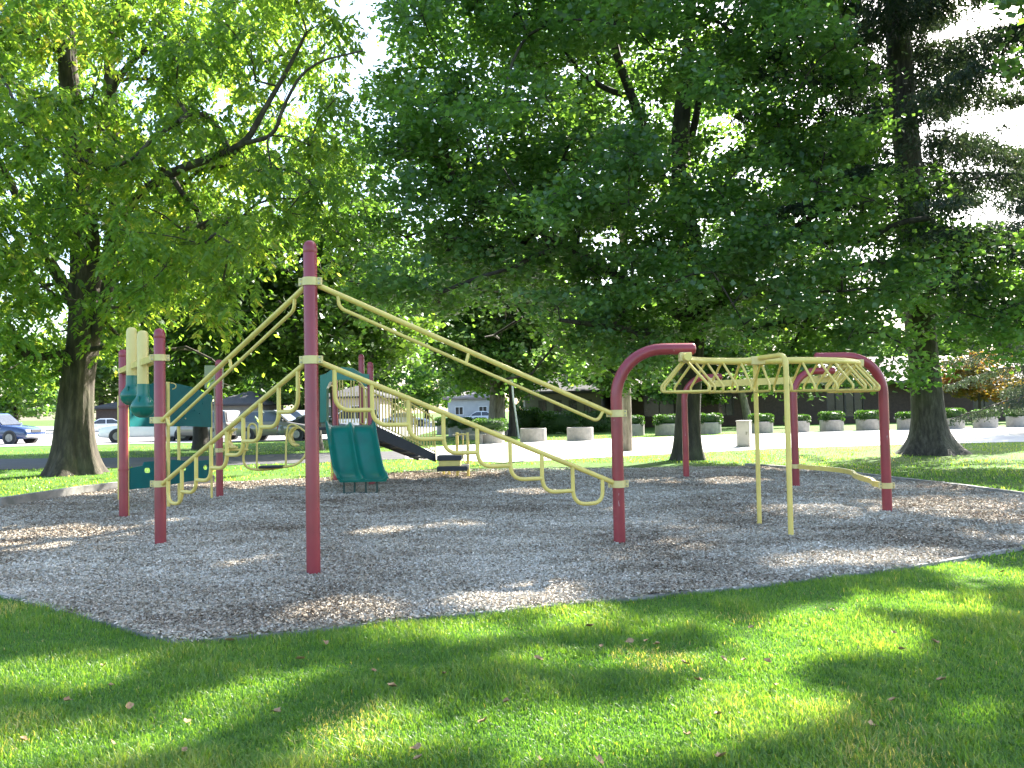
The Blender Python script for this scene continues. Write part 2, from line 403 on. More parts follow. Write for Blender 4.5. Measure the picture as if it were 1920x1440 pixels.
# ------------------------------------------------------------------ grass
def grass():
    Vs, Fs, As = [], [], []; off = 0
    def batch(n, d0, d1, half, pw, hh, ww):
        nonlocal off
        X, Y = scatter_polar(n, d0, d1, half, pw)
        ok = ~inpoly(CHIPS, X, Y) & ~inpoly(PA, X, Y) & ~inpoly(PB, X, Y) & ~inpoly(LOTP, X, Y)
        bare = np.clip(1.6 - np.hypot(X - 12.4, (Y - 22.5) * .9) / 3.2, 0, 1) * (vnoise(X, Y, .9, 61) + .35) + np.clip(vnoise(X, Y * 1.6, 1.4, 62) - .22, 0, 1) * (Y > 13) * 2
        ok &= rng.random(len(X)) > np.clip(bare * 1.8, 0, .96)
        X = X[ok]; Y = Y[ok]; n = len(X); d = np.hypot(X, Y)
        patch = vnoise(X, Y, .55, 21) + .6 * vnoise(X, Y, .17, 22)
        h = hh * (.55 + .85 * rng.random(n) ** 1.3) * np.clip(1 + 1.05 * patch, .35, 2.2); wd = ww * (.7 + .6 * rng.random(n))
        az = rng.random(n) * 2 * PI; ln = .25 + .75 * rng.random(n)
        dr = np.stack([np.cos(az), np.sin(az), 0 * az], 1); sd = np.stack([-np.sin(az + rng.normal(0, .6, n)), np.cos(az), 0 * az], 1) * (wd / 2)[:, None]
        b = np.stack([X, Y, 0 * X - .002], 1); up = np.array([0, 0, 1.0])
        m = b + dr * (h * ln * .22)[:, None] + up * (h * .55)[:, None]
        t = b + dr * (h * ln * .75)[:, None] + up * (h * (1.0 - .28 * ln))[:, None]
        V = np.empty((n, 6, 3), np.float32); V[:, 0] = b - sd; V[:, 1] = b + sd; V[:, 2] = m + sd * .8; V[:, 3] = m - sd * .8; V[:, 4] = t + sd * .12; V[:, 5] = t - sd * .12
        q = np.arange(n)[:, None] * 6; F = np.concatenate([q + [0, 1, 2, 3], q + [3, 2, 4, 5]])
        tone = np.clip(rng.normal(.48, .2, n) + .55 * patch + .35 * vnoise(X, Y, 2.2, 8), 0, .93)
        dry = rng.random(n) < (.008 + .5 * np.clip(vnoise(X, Y, .8, 31) - .24, 0, 1) * 3); tone[dry] = 1.0
        Vs.append(V.reshape(-1, 3)); Fs.append(F + off); As.append(np.repeat(tone, 6)); off += n * 6
    batch(520000, 3.0, 8.5, R(44), 1.0, .042, .0048)
    batch(150000, 8.5, 45, R(44), .8, .05, .016)
    tag(npmesh('grass', np.concatenate(Vs), np.concatenate(Fs), GRASSM, attr=np.concatenate(As)), 'short green mown grass of the park lawn', 'grass', kind='stuff')
grass()

# ------------------------------------------------------------------ trees
def proj(p):
    v = Vector(p) - CL; d = v.dot(fwd); return 960 + FPX * v.dot(crt) / d, 720 - FPX * v.dot(cup) / d, v.y
def blocked(p, clear):
    px, py, y = proj(p)
    for line, rad, depth in clear:
        if y > depth: continue
        for (x0, y0_), (x1, y1) in zip(line, line[1:]):
            dx, dy = x1 - x0, y1 - y0_; t = max(0, min(1, ((px - x0) * dx + (py - y0_) * dy) / (dx * dx + dy * dy)))
            if math.hypot(px - x0 - t * dx, py - y0_ - t * dy) < rad: return True
    return False
def ell_sample(lobes, n, mind, shell=.0, r=None, zmin=None, gap=-10, clear=None):
    """lobes: (cx,cy,cz,rx,ry,rz,weight); returns well spaced points"""
    r = r or rng; ph = r.random(5) * 6.28; ws = np.array([l[6] * l[3] * l[4] * l[5] for l in lobes]); ws = ws / ws.sum(); pts = []
    cell = {}
    tries = 0
    while len(pts) < n and tries < n * 60:
        tries += 1
        l = lobes[r.choice(len(lobes), p=ws)]
        v = r.normal(size=3); v /= np.linalg.norm(v); rad = (shell ** 3 + (1 - shell ** 3) * r.random()) ** (1 / 3)
        p = np.array([l[0], l[1], l[2]]) + v * rad * np.array([l[3], l[4], l[5]])
        if zmin and p[2] < zmin: continue
        if gap > -9 and math.sin(p[0] * 1.25 + ph[0]) * math.sin(p[1] * 1.1 + ph[1]) * math.sin(p[2] * 1.35 + ph[2]) + .35 * math.sin(p[0] * 2.6 + ph[3]) * math.sin(p[2] * 2.9 + ph[4]) < gap: continue
        if clear is not None and blocked(p, clear): continue
        k = tuple((p / mind).astype(int)); bad = False
        for dx in (-1, 0, 1):
            for dy in (-1, 0, 1):
                for dz in (-1, 0, 1):
                    for q in cell.get((k[0] + dx, k[1] + dy, k[2] + dz), ()):
                        if ((p - q) ** 2).sum() < mind * mind: bad = True
        if bad: continue
        pts.append(p); cell.setdefault(k, []).append(p)
    return np.array(pts)

# gaps in the canopy: where the photograph shows sun reaching the ground (ellipse centre px,py, half sizes in px, strength)
GAPS = [(1560, 1200, 260, 52, 1), (1400, 1345, 200, 75, .97), (1130, 1400, 300, 75, .97), (680, 1400, 190, 58, .95), (400, 1330, 150, 36, .75), (70, 1275, 150, 30, .8), (110, 1420, 170, 30, .75), (1700, 1135, 150, 30, .9), (1190, 1170, 170, 26, .95), (1350, 1250, 160, 40, .85), (950, 1335, 160, 26, .7),
        (1060, 1245, 170, 20, .85), (880, 1190, 190, 18, .85), (1850, 1080, 110, 32, .85), (1820, 1345, 90, 34, .6), (560, 1270, 90, 16, .55), (280, 1400, 90, 24, .6),
        (590, 1160, 120, 22, .95), (900, 1140, 90, 15, .95), (1000, 1125, 75, 24, 1), (110, 1003, 190, 12, 1), (30, 1028, 90, 8, 1), (700, 1003, 45, 8, 1), (1320, 1027, 100, 11, 1), (1300, 998, 50, 8, 1), (1425, 962, 70, 11, 1), (1550, 965, 75, 14, 1), (1600, 1058, 150, 17, 1), (1480, 1062, 70, 12, .9), (1720, 1040, 90, 10, .9),
        (1480, 930, 90, 10, .9), (1780, 1010, 150, 16, .9), (1850, 975, 120, 14, .9), (1760, 945, 130, 11, .9), (1380, 905, 100, 7, 1), (1180, 960, 60, 7, .8), (980, 925, 60, 6, .9), (1240, 905, 60, 6, .9), (1740, 915, 150, 12, .9), (1550, 862, 260, 22, .9), (1820, 870, 120, 10, .9), (330, 985, 70, 6, .7), (850, 990, 60, 7, .6), (450, 1060, 60, 8, .5),
        (90, 918, 200, 20, .95), (90, 893, 220, 14, .95), (480, 905, 160, 12, 1), (760, 893, 200, 14, 1), (640, 880, 260, 16, 1), (240, 905, 90, 9, .8), (1500, 880, 90, 6, .9), (1000, 872, 160, 12, .8)]
GP_ = []
for px_, py_, rx_, ry_, st_ in GAPS:
    c_ = G(px_, py_); a_ = G(px_ + rx_, py_); n_ = G(px_, py_ + ry_); f_ = G(px_, max(py_ - ry_, 800))
    GP_.append((c_.x, (n_.y + f_.y) / 2, abs(a_.x - c_.x), abs(f_.y - n_.y) / 2, st_))
def sunkeep(c, r):
    """mask of leaves that stay: those not standing in a gap between the sun and a sunlit patch"""
    t = c[:, 2] / S.z; gx_ = c[:, 0] - S.x * t; gy_ = c[:, 1] - S.y * t
    wob = vnoise(gx_, gy_, .5, 41) * .9 + vnoise(gx_, gy_, .2, 42) * .5; drop = np.zeros(len(c))
    for x, y, a, b_, st_ in GP_:
        q = np.sqrt(((gx_ - x) / (a + .05)) ** 2 + ((gy_ - y) / (b_ + .05)) ** 2) + wob * .6
        drop = np.maximum(drop, np.clip((1.2 - q) / .3, 0, 1) * (1 - (1 - st_) * .12))
    return r.random(len(c)) >= drop
def tubes_np(A, B, ra, rb, n=6):
    d = nrm(B - A); ref = np.where(np.abs(d[:, 2:3]) < .9, np.array([[0, 0, 1.0]]), np.array([[1.0, 0, 0]]))
    u = nrm(np.cross(d, ref)); v = np.cross(d, u); m = len(A)
    V = np.empty((m, 2, n, 3)); 
    for k in range(n):
        a = 2 * PI * k / n; w_ = u * math.cos(a) + v * math.sin(a)
        V[:, 0, k] = A + w_ * ra[:, None]; V[:, 1, k] = B + w_ * rb[:, None]
    base = np.arange(m)[:, None] * 2 * n; F = []
    for k in range(n): F.append(base + np.array([k, (k + 1) % n, n + (k + 1) % n, n + k]))
    return V.reshape(-1, 3), np.concatenate(F)

def trunk_mesh(mb, pts, rad, n=44, flare=0, lobes=5, seed=0):
    """tapering trunk with root flare buttresses"""
    rr = random.Random(seed); ph = [rr.random() * 6.28 for _ in range(4)]
    pts = smooth_path(pts, 2) if len(pts) > 2 else [Vector(p) for p in pts]
    N = len(pts); Ls = [0]
    for a, b in zip(pts, pts[1:]): Ls.append(Ls[-1] + (b - a).length)
    L = Ls[-1]; vs = []; fs = []
    # resample
    M_ = max(10, int(L / .22)); P2 = []; R2 = []; S2 = []
    for i in range(M_ + 1):
        s = L * (i / M_) ** 1.3; k = max(j for j in range(N) if Ls[j] <= s + 1e-9); k = min(k, N - 2)
        t = (s - Ls[k]) / max(1e-6, Ls[k + 1] - Ls[k]); P2.append(pts[k].lerp(pts[k + 1], t)); S2.append(s)
        q = s / L * (len(rad) - 1); j = min(int(q), len(rad) - 2); R2.append(rad[j] + (rad[j + 1] - rad[j]) * (q - j))
    for i, p in enumerate(P2):
        fl = math.exp(-S2[i] / .45) * flare
        for k in range(n):
            a = 2 * PI * k / n
            but = .5 + .5 * math.cos(lobes * a + ph[0]) * .7 + .25 * math.cos(2 * a + ph[1])
            r = R2[i] * (1 + .05 * math.sin(3 * a + ph[2] + S2[i] * .8) + .04 * math.sin(5 * a + ph[3] - S2[i] * 1.3) + .035 * abs(math.sin(8.5 * a + ph[0] + .5 * math.sin(S2[i] * 1.7))) + .02 * math.sin(19 * a + ph[1] + math.sin(S2[i] * 2.3))) + fl * (.45 + .9 * but)
            vs.append(p + Vector((math.cos(a) * r, math.sin(a) * r, 0)))
    for i in range(M_):
        for k in range(n): fs.append((i * n + k, i * n + (k + 1) % n, (i + 1) * n + (k + 1) % n, (i + 1) * n + k))
    mb.add(vs, fs, True)
    return P2, R2

def tree(name, label, cat, base, trunk, rads, limbs, lobes, ncl, mind, leaf, bark, lmat, flare=.35, seed=0, group=None, nleaf=350, lsz=.15, cr=.8, zmin=None, shell=.35, bseg=6, twig=.012, gap=-.12, clear=None):
    """trunk: list of points (world); limbs: list of (points, r0, r1)"""
    r = np.random.default_rng(seed); B = Vector(base)
    root = thing(name, label, cat, base, 0, group)
    mb = MB(B); tp, tr = trunk_mesh(mb, trunk, rads, 56 if flare > .3 else 26, flare, 5, seed)
    pos = [np.array(p) for p in tp[len(tp) // 3:]]; par = [-1] * len(pos); fix = list(tr[len(tp) // 3:])
    for (lp, r0, r1) in limbs:
        lp = smooth_path(lp, 2); m = len(lp); rs = [r0 + (r1 - r0) * i / (m - 1) for i in range(m)]
        mb.tube(lp, rs, 10, cap=False)
        for p, q in zip(lp[1:], rs[1:]): pos.append(np.array(p)); par.append(-1); fix.append(q)
    n0 = len(pos)
    pts = ell_sample(lobes, ncl, mind, shell, r, zmin, gap, clear)
    PA_ = np.array(pos); dmin = np.array([np.min(np.linalg.norm(PA_ - p, axis=1)) for p in pts]); order = np.argsort(dmin)
    pts = pts[order]
    cap_ = n0 + len(pts) * 16; POS = np.zeros((cap_, 3)); POS[:n0] = PA_; cnt = n0
    parent = [-1] * n0; tips = []; hub = np.array([base[0], base[1], 0.0])
    for p in pts:
        dv = p - POS[:cnt]; d = np.linalg.norm(dv, axis=1)
        pen = d + np.maximum(0, -dv[:, 2]) * .6
        k = int(np.argmin(pen)); a = POS[k]; L = d[k]
        m = max(1, min(14, int(L / .45))); prev = k
        sag = r.normal(0, .05 * L, 3)
        for i in range(1, m + 1):
            t = i / m; q = a + (p - a) * t + np.array([0, 0, 1]) * (math.sin(PI * t) * L * .08) + sag * math.sin(PI * t)
            POS[cnt] = q; parent.append(prev); prev = cnt; cnt += 1
        tips.append(prev)
    cntd = np.zeros(cnt); 
    for t in tips:
        k = t
        while k >= n0: cntd[k] += 1; k = parent[k]
    rad = twig * np.maximum(cntd, .5) ** .55
    seg = np.arange(n0, cnt); pr = np.array(parent)[seg]
    ra = np.where(pr >= n0, rad[np.maximum(pr, 0)], np.minimum(rad[seg] * 1.15, .3)); ra = np.minimum(ra, rad[seg] * 1.5)
    A = POS[pr] - np.array(B); Bq = POS[seg] - np.array(B)
    Va, Fa = tubes_np(A, Bq, ra, rad[seg], bseg)
    # twigs fanning out of every clump
    K = 7; cen = np.repeat(pts, K, 0); dirs = rdir(len(cen), r); dirs[:, 2] *= .6
    Vb, Fb = tubes_np(cen - np.array(B), cen + dirs * cr * .8 - np.array(B), np.full(len(cen), twig * .6), np.full(len(cen), twig * .25), 3)
    big = np.maximum(ra, rad[seg]) > (.03 if zmin and zmin < 5 else .12)
    ka = sunkeep((A + Bq) / 2 + np.array(B), r) | big; kb = sunkeep(cen + dirs * .4, r)
    ns_ = bseg; Fa = Fa.reshape(ns_, -1, 4)[:, ka].reshape(-1, 4); Fb = Fb.reshape(3, -1, 4)[:, kb].reshape(-1, 4)
    V = np.concatenate([Va, Vb]); Fq = np.concatenate([Fa, Fb + len(Va)])
    uq = np.unique(Fq); rm = np.zeros(len(V), int); rm[uq] = np.arange(len(uq)); V = V[uq]; Fq = rm[Fq]
    tv_ = np.array([tuple(v) for v in mb.v]); tf = np.array(mb.f); V = np.concatenate([tv_, V]); Fq = np.concatenate([tf, Fq + len(tv_)])
    npmesh('trunk', V, Fq, bark, root, smooth=True)
    # leaves
    tone_c = np.clip(r.normal(.45, .16, len(pts)), 0, 1)
    if leaf == 'maple':
        sub = 9; sc = np.repeat(pts, sub, 0) + rdir(len(pts) * sub, r) * np.array([1, 1, .62]) * cr * (.35 + .65 * r.random((len(pts) * sub, 1)))
        per = max(1, nleaf // sub); cc = np.repeat(sc, per, 0); n = len(cc)
        cc = cc + r.normal(0, 1, (n, 3)) * np.array([.26, .26, .12]) * cr
        nz = nrm(r.normal(0, .5, (n, 3)) + np.array([0, 0, .85])); az = rdir(n, r); u = nrm(np.cross(nz, az)); u[:, 2] -= .25; u = nrm(u)
        v = nrm(np.cross(nz, u)); s = lsz * (.65 + .6 * r.random((n, 1)))
        Vl, Fl = quads(cc, u * s, v * s * .5, nz * s * r.uniform(-.1, .16, (n, 1)), .38)
        tn = np.clip(np.repeat(tone_c, sub * per) + r.normal(0, .13, n), 0, 1); tn = np.repeat(tn, 4)
    elif leaf == 'pinnate':
        # compound leaves: leaflets along drooping stalks
        nr = nleaf // 9; cc = np.repeat(pts, nr, 0); n = len(cc); dd = rdir(n, r)
        cc = cc + dd * np.array([1, 1, .75]) * cr * (r.random((n, 1)) ** .6)
        az = r.random(n) * 2 * PI; dr = np.stack([np.cos(az), np.sin(az), -.55 - .7 * r.random(n)], 1); dr = nrm(dr)
        sd = nrm(np.cross(dr, np.array([0, 0, 1.0]))); Ls = .26 + .14 * r.random((n, 1)); out_v = []; tv = []
        for k in range(9):
            t = .25 + .75 * (k // 2) / 4; sg = 0 if k == 8 else (1 if k % 2 else -1)
            b = cc + dr * Ls * t - np.array([0, 0, 1]) * (Ls * t * t * .25)
            u = nrm(dr * .7 + sd * sg * .8 + np.array([0, 0, -.25]) + r.normal(0, .18, (n, 3))); s = lsz * (.75 + .5 * r.random((n, 1)))
            v = nrm(np.cross(u, nrm(np.array([0, 0, 1.0]) + r.normal(0, .5, (n, 3))))) * s * .22
            out_v.append(quads(b, u * s, v, None, .42)[0])
            tv.append(np.repeat(np.clip(np.repeat(tone_c, nr) + r.normal(0, .14, n), 0, 1), 4))
        Vl = np.concatenate(out_v); Fl = np.arange(len(Vl)).reshape(-1, 4); tn = np.concatenate(tv)
    kp = sunkeep(Vl[0::4].astype(float), r); Vl = Vl.reshape(-1, 4, 3)[kp].reshape(-1, 3); tn = tn.reshape(-1, 4)[kp].ravel(); Fl = np.arange(len(Vl)).reshape(-1, 4)
    npmesh('crown', Vl - np.array(B), Fl, lmat, root, attr=tn)
    return root

def V3(px, py, y): return D(px, py, y)

# big ash on the left
b = G(142, 889); bx, by = b.x, b.y
y0 = by
t1 = [b - Vector((0, 0, .1)), D(142, 800, y0), D(146, 700, y0), D(156, 640, y0), D(160, 560, y0), D(160, 430, y0 + .2), D(140, 300, y0 + .4), D(132, 180, y0), D(120, 20, y0 - .3), D(115, -150, y0)]
limb1 = ([D(160, 660, y0), D(188, 610, y0 - .1), D(205, 520, y0 - .1), D(212, 440, y0 - .4), D(250, 370, y0 - 1.2), D(330, 318, y0 - 2), D(410, 292, y0 - 2.6), D(462, 268, y0 - 3), D(490, 215, y0 - 3.2), D(540, 130, y0 - 3.3), D(575, 60, y0 - 3.4)], .19, .028)
limb1b = ([D(462, 268, y0 - 3), D(515, 255, y0 - 3.4), D(530, 200, y0 - 3.6), D(575, 120, y0 - 3.8), D(680, 95, y0 - 4.1)], .06, .018)
limb1c = ([D(205, 500, y0), D(222, 400, y0 + .5), D(215, 250, y0 + 1), D(200, 100, y0 + 1.2), D(240, -40, y0 + 1)], .26, .1)
limb1d = ([D(160, 600, y0), D(110, 520, y0 + .3), D(60, 430, y0 + .2), D(0, 300, y0)], .22, .08)
limb1e = ([D(165, 300, y0), D(195, 200, y0 - .5), D(230, 130, y0 - .8), D(300, 70, y0 - 1)], .14, .05)
tree('ash_tree', 'huge old tree with flared trunk and feathery yellow-green leaves, left of the punching bells', 'tree', (bx, by, 0), t1, [.50, .40, .38, .32, .26, .19, .13], [limb1, limb1b, limb1c, limb1d, limb1e],
     [(bx, by, 9.5, 7.4, 6.5, 7.8, 1), (bx + 3.2, by - 2.6, 6.2, 4.6, 3.4, 4.2, 1.2), (bx + 5.0, by - 3, 10.3, 3.6, 2.4, 3.6, .7), (bx - 4.5, by - 1.5, 5.6, 4.5, 4, 3.7, 1.2), (bx + 4.4, by - 1.2, 4.4, 3.2, 2.6, 2.3, 1.5)],
     450, .8, 'pinnate', BARK, ASH, .38, 3, None, 430, .175, .95, 2.0, .25, gap=-.14,
     clear=[([(330, 318), (410, 292), (462, 268), (490, 215), (540, 130), (575, 60)], 22, y0 - 2), ([(462, 268), (515, 255), (530, 200), (575, 120)], 16, y0 - 2), ([(142, 800), (146, 700), (156, 640), (160, 560), (160, 460)], 52, y0 + 1), ([(140, 300), (150, 240)], 40, y0 + 1), ([(188, 610), (205, 520)], 30, y0 + 1), ([(700, 90), (720, 60)], 40, 99), ([(650, 240), (680, 200)], 30, 99)])

# maple in the centre
b = G(1292, 862); bx, by = b.x, b.y; y0 = by
t2 = [b - Vector((0, 0, .1)), D(1290, 800, y0), D(1293, 700, y0), D(1300, 600, y0), D(1300, 500, y0), D(1280, 380, y0), D(1275, 250, y0), D(1290, 100, y0), D(1300, -80, y0)]
l1 = ([D(1298, 560, y0), D(1268, 400, y0 + .4), D(1225, 300, y0 + .4), D(1185, 180, y0), D(1150, 90, y0 - .3), D(1140, -30, y0 - .4)], .22, .08)
l2 = ([D(1188, 185, y0), D(1130, 165, y0 - .4), D(1080, 130, y0 - .8), D(1040, 60, y0 - 1)], .1, .04)
l3 = ([D(1290, 600, y0), D(1190, 540, y0 - 1.5), D(1080, 470, y0 - 2.5), D(960, 400, y0 - 3), D(850, 330, y0 - 3)], .17, .04)
l4 = ([D(1300, 620, y0), D(1380, 520, y0 - 1), D(1500, 420, y0 - 2), D(1620, 340, y0 - 2.5)], .17, .05)
l5 = ([D(1295, 640, y0), D(1200, 620, y0 - 3), D(1050, 600, y0 - 5)], .13, .04)
l6 = ([D(1280, 330, y0), D(1310, 200, y0 + .3), D(1330, 60, y0 + .3)], .14, .06)
tree('maple_tree', 'large dense dark green maple whose low crown hangs behind the overhead ladder', 'tree', (bx, by, 0), t2, [.34, .32, .31, .29, .24, .17, .12], [l1, l2, l3, l4, l5, l6],
     [(bx - 1.5, by - .5, 10, 7.5, 6, 7.6, 1), (bx - 4.2, by - 1.2, 6.0, 5.4, 4.5, 3.9, 1.5), (bx + 5.0, by - 1.8, 5.4, 4.6, 3.6, 3.4, 1.5), (bx + 1, by - 3, 4.8, 5, 3.2, 2.4, 1.2), (bx + .5, by - 2.0, 3.6, 8.2, 3.6, 1.9, 1.5), (bx - 5.5, by - .5, 4.2, 3.2, 3, 2.2, 1.2)],
     640, .8, 'maple', BARKD, MAPLE, .22, 5, None, 460, .138, .95, 2.0, .3, gap=-.1,
     clear=[([(1290, 860), (1293, 700), (1300, 600), (1300, 520)], 34, y0 + 1.5), ([(1268, 400), (1225, 300), (1185, 180), (1150, 90)], 28, y0 + 1), ([(1188, 185), (1110, 150)], 26, y0 + 1), ([(1280, 330), (1276, 240), (1290, 100)], 30, y0 + 1), ([(1680, 0), (1690, 250)], 60, 99), ([(1800, 20), (1900, 330)], 130, 99), ([(1960, -50), (1980, 330)], 110, 99), ([(560, 250), (600, 450)], 70, 99)])

# spruce on the right
def spruce(name, label, base, H, r0, lean, nb, ylow, reach, seed, cat='tree', dens=1.0, flare=.5):
    r = np.random.default_rng(seed); B = np.array(base); root = thing(name, label, cat, base)
    tp = [Vector(base) + Vector((0, 0, -.1))] + [Vector(base) + Vector(lean) * t + Vector((0, 0, H * t)) for t in (.1, .25, .45, .7, 1)]
    mb = MB(base); trunk_mesh(mb, tp, [r0, r0 * .95, r0 * .86, r0 * .7, r0 * .5, .04], 24, flare, 5, seed)
    A, Bq, ra, rb = [], [], [], []; nc, nd, nl, ns = [], [], [], []
    for i in range(nb):
        t = (ylow + (1 - ylow) * (i + r.random()) / nb) ; z = H * t; az = i * 2.4 + r.normal(0, .3)
        L = reach * (1 - t) ** .75 * (.75 + .4 * r.random()) + .3
        o = np.array(Vector(lean) * t) + B; o[2] = z
        d = np.array([math.cos(az), math.sin(az), 0]); m = 14; prev = o; up_ = .12 + .5 * t
        for k in range(1, m + 1):
            s = k / m; p = o + d * L * s + np.array([0, 0, 1]) * (L * (up_ * s - (.62 - .35 * t) * s * s + .18 * s ** 4)) + r.normal(0, .03, 3)
            A.append(prev); Bq.append(p); ra.append(.05 * (1 - t) * (1 - s * .8) + .012); rb.append(.05 * (1 - t) * (1 - s * .85) + .01)
            if s > .15:
                q = int(14 * dens)
                for _ in range(q):
                    sd = np.array([-d[1], d[0], 0]) * r.normal(0, .22 + .25 * math.sin(PI * s)); nc.append(prev + (p - prev) * r.random() + sd * .9)
                    nd.append(nrm(np.array([0, 0, -1.0]) + d * .25 + sd * .5 + r.normal(0, .2, 3))); nl.append((.22 + .45 * r.random()) * (.6 + .6 * math.sin(PI * min(1, s * 1.05))))
            prev = p
    A = np.array(A); Bq = np.array(Bq); ks = sunkeep((A + Bq) / 2, r) | (np.array(ra) > .045) | ((A[:, 0] > B[0] + .5) & (A[:, 2] < 14.2)); A = A[ks]; Bq = Bq[ks]; ra = np.array(ra)[ks]; rb = np.array(rb)[ks]
    V, F = tubes_np(A - B, Bq - B, np.array(ra), np.array(rb), 5)
    tv_ = np.array([tuple(v) for v in mb.v]); V = np.concatenate([tv_, V]); F = np.concatenate([np.array(mb.f), F + len(tv_)])
    npmesh('trunk', V, F, BARKS, root, smooth=True)
    nc = np.array(nc); nd = np.array(nd); nl = np.array(nl)[:, None]; parts = []
    for k in range(7):
        f = k / 7; b0 = nc + nd * nl * f; u = nrm(nd * .8 + rdir(len(nc), r) * .75) * (.09 + .07 * r.random((len(nc), 1)))
        v = nrm(np.cross(u, rdir(len(nc), r))) * .024
        parts.append(quads(b0 - B, u, v, None, .5)[0])
    Vl = np.concatenate(parts); kp = sunkeep(Vl[0::4] + B, r) | ((Vl[0::4, 0] > .6) & (Vl[0::4, 2] < 14.2)); Vl = Vl.reshape(-1, 4, 3)[kp].reshape(-1, 3); tn = np.clip(r.normal(.45, .2, len(Vl) // 4), 0, 1)
    npmesh('crown', Vl, np.arange(len(Vl)).reshape(-1, 4), SPRUCE, root, attr=np.repeat(tn, 4))
    return root
b = G(1745, 852)
spruce('spruce_tree', 'tall spruce with thick scaly flared trunk and drooping needle branches on the right lawn', (b.x, b.y, 0), 24, .40, (-1.0, 0, 0), 105, .15, 7.0, 4, dens=2.9, flare=.6)
b = D(1960, 780, 36)
spruce('spruce_tree', 'dark drooping conifer standing at the right edge behind the planters', (b.x, b.y, 0), 13, .25, (0, 0, 0), 70, .1, 4.2, 14, flare=.2)

# unseen maples added right of the frame so their crowns shade the lawn
tree('maple_tree', 'unseen spreading maple added beyond the right edge of the view to shade the front lawn', 'tree', (14, 13.5, 0), [Vector((14, 13.5, -.1)), Vector((13.9, 13.5, 3)), Vector((14, 13.6, 7)), Vector((13.9, 13.6, 12))], [.35, .3, .22, .1], [],
     [(14, 13.5, 10, 5.2, 5.4, 4.2, 1)], 210, .95, 'maple', BARKD, MAPLE, .2, 25, None, 330, .17, 1.0, 5, .2, gap=-10, clear=[([(1800, -60), (1900, 330)], 130, 99)])
tree('maple_tree', 'unseen tall maple added outside the right edge of the view to shade the lawn', 'tree', (16, 19.5, 0), [Vector((16, 19.5, -.1)), Vector((16, 19.5, 3)), Vector((15.8, 19.5, 9)), Vector((15.5, 19.4, 18))], [.4, .35, .28, .1], [],
     [(15.5, 19.2, 15.5, 5.0, 5.0, 4.6, 1)], 200, 1.0, 'maple', BARKD, MAPLE, .2, 26, None, 330, .18, 1.05, 9, .2, gap=-10, clear=[([(1800, -60), (1900, 330)], 110, 99)])

# trees behind
def bgtree(name, label, px, py, y, H, rad, seed, lm=FARL, ncl=110, nl=200, ls=.28, cr=1.2, tr=.25, lean=0, zmin=2.2, shell=.35, lobes=None, group=None, bark=BARKD):
    b = G(px, py) if y is None else D(px, py, y); b = Vector((b.x, b.y, 0)); x, yy = b.x, b.y
    zc = (H + zmin) / 2; rz = (H - zmin) / 2
    lobes = lobes(x, yy) if lobes else [(x + lean * .5, yy, zc, rad, rad, rz, 1), (x + rad * .3, yy - rad * .3, zc * .75, rad * .75, rad * .7, rz * .6, .7), (x - rad * .35, yy, zc * 1.1, rad * .7, rad * .7, rz * .7, .6)]
    return tree(name, label, 'tree', (x, yy, 0), [b - Vector((0, 0, .1)), b + Vector((lean * .2, 0, H * .2)), b + Vector((lean * .6, 0, H * .45)), b + Vector((lean, 0, H * .8))], [tr, tr * .85, tr * .6, tr * .25], [],
                lobes, ncl, rad * .24, 'maple', bark, lm, tr * .6, seed, group, nl, ls, cr, zmin, shell, 5, .02)
bgtree('park_tree', 'slender leafy tree with thin forked trunk rising right behind the tall red post', 632, 800, 38, 15.5, 3.9, 31, ncl=75, nl=190, ls=.24, cr=1.1, tr=.16, lean=-1.0, zmin=5)
bgtree('park_tree', 'dark broad tree whose crown fills the view left of the slide hood', 592, 812, 33, 9.6, 4.6, 32, FARL, ncl=120, nl=300, ls=.22, cr=1.1, tr=.22, zmin=2.9)
bgtree('park_tree', 'tree with dark trunk standing behind the two left red posts', 377, 812, 36, 11, 4.6, 33, FARL, ncl=100, nl=260, ls=.24, cr=1.1, tr=.30, lean=-.6, zmin=2.6)
bgtree('park_tree', 'tree with a thick grey trunk beside the white curved pole behind the planters', 933, 816, None, 13, 5.5, 34, MAPLE, ncl=150, nl=260, ls=.27, cr=1.3, tr=.5, zmin=2.4, bark=BARKP)
bgtree('park_tree', 'thin dark-trunked tree close right of the thick grey trunk', 961, 818, None, 11, 3.4, 35, FARL, ncl=60, nl=200, ls=.26, cr=1.1, tr=.18, zmin=3.4)
bgtree('park_tree', 'tree with pale leaning trunk behind the metal utility cabinet', 1405, 800, None, 9, 3.8, 36, FARL, ncl=60, nl=200, ls=.25, cr=1.1, tr=.28, lean=-1.6, zmin=2.8, bark=BARKP)
bgtree('autumn_tree', 'small tree with orange autumn leaves at the far right by the brown building', 1838, 789, 55, 4.6, 2.2, 37, ORANGEL, ncl=45, nl=170, ls=.2, cr=.8, tr=.1, zmin=1.6)
bgtree('park_tree', 'small dark tree left of the spruce trunk close to the brown building', 1300, 795, 57, 6, 2.6, 38, FARL, ncl=45, nl=170, ls=.25, cr=.9, tr=.12, zmin=2.0)
bgtree('park_tree', 'dark tree added between the grey house and the long brown building to shade the hedges', 1172, 790, 55, 9.5, 4.2, 44, MAPLE, ncl=90, nl=240, ls=.27, cr=1.2, tr=.2, zmin=2.4)  # added tree, placed so its shadow falls on the hedges by the grey house
bgtree('park_tree', 'green tree in front of the brown building behind the arch on the right', 1590, 790, 80, 10, 4.5, 39, MAPLE, ncl=60, nl=200, ls=.32, cr=1.3, tr=.2, zmin=3.5)

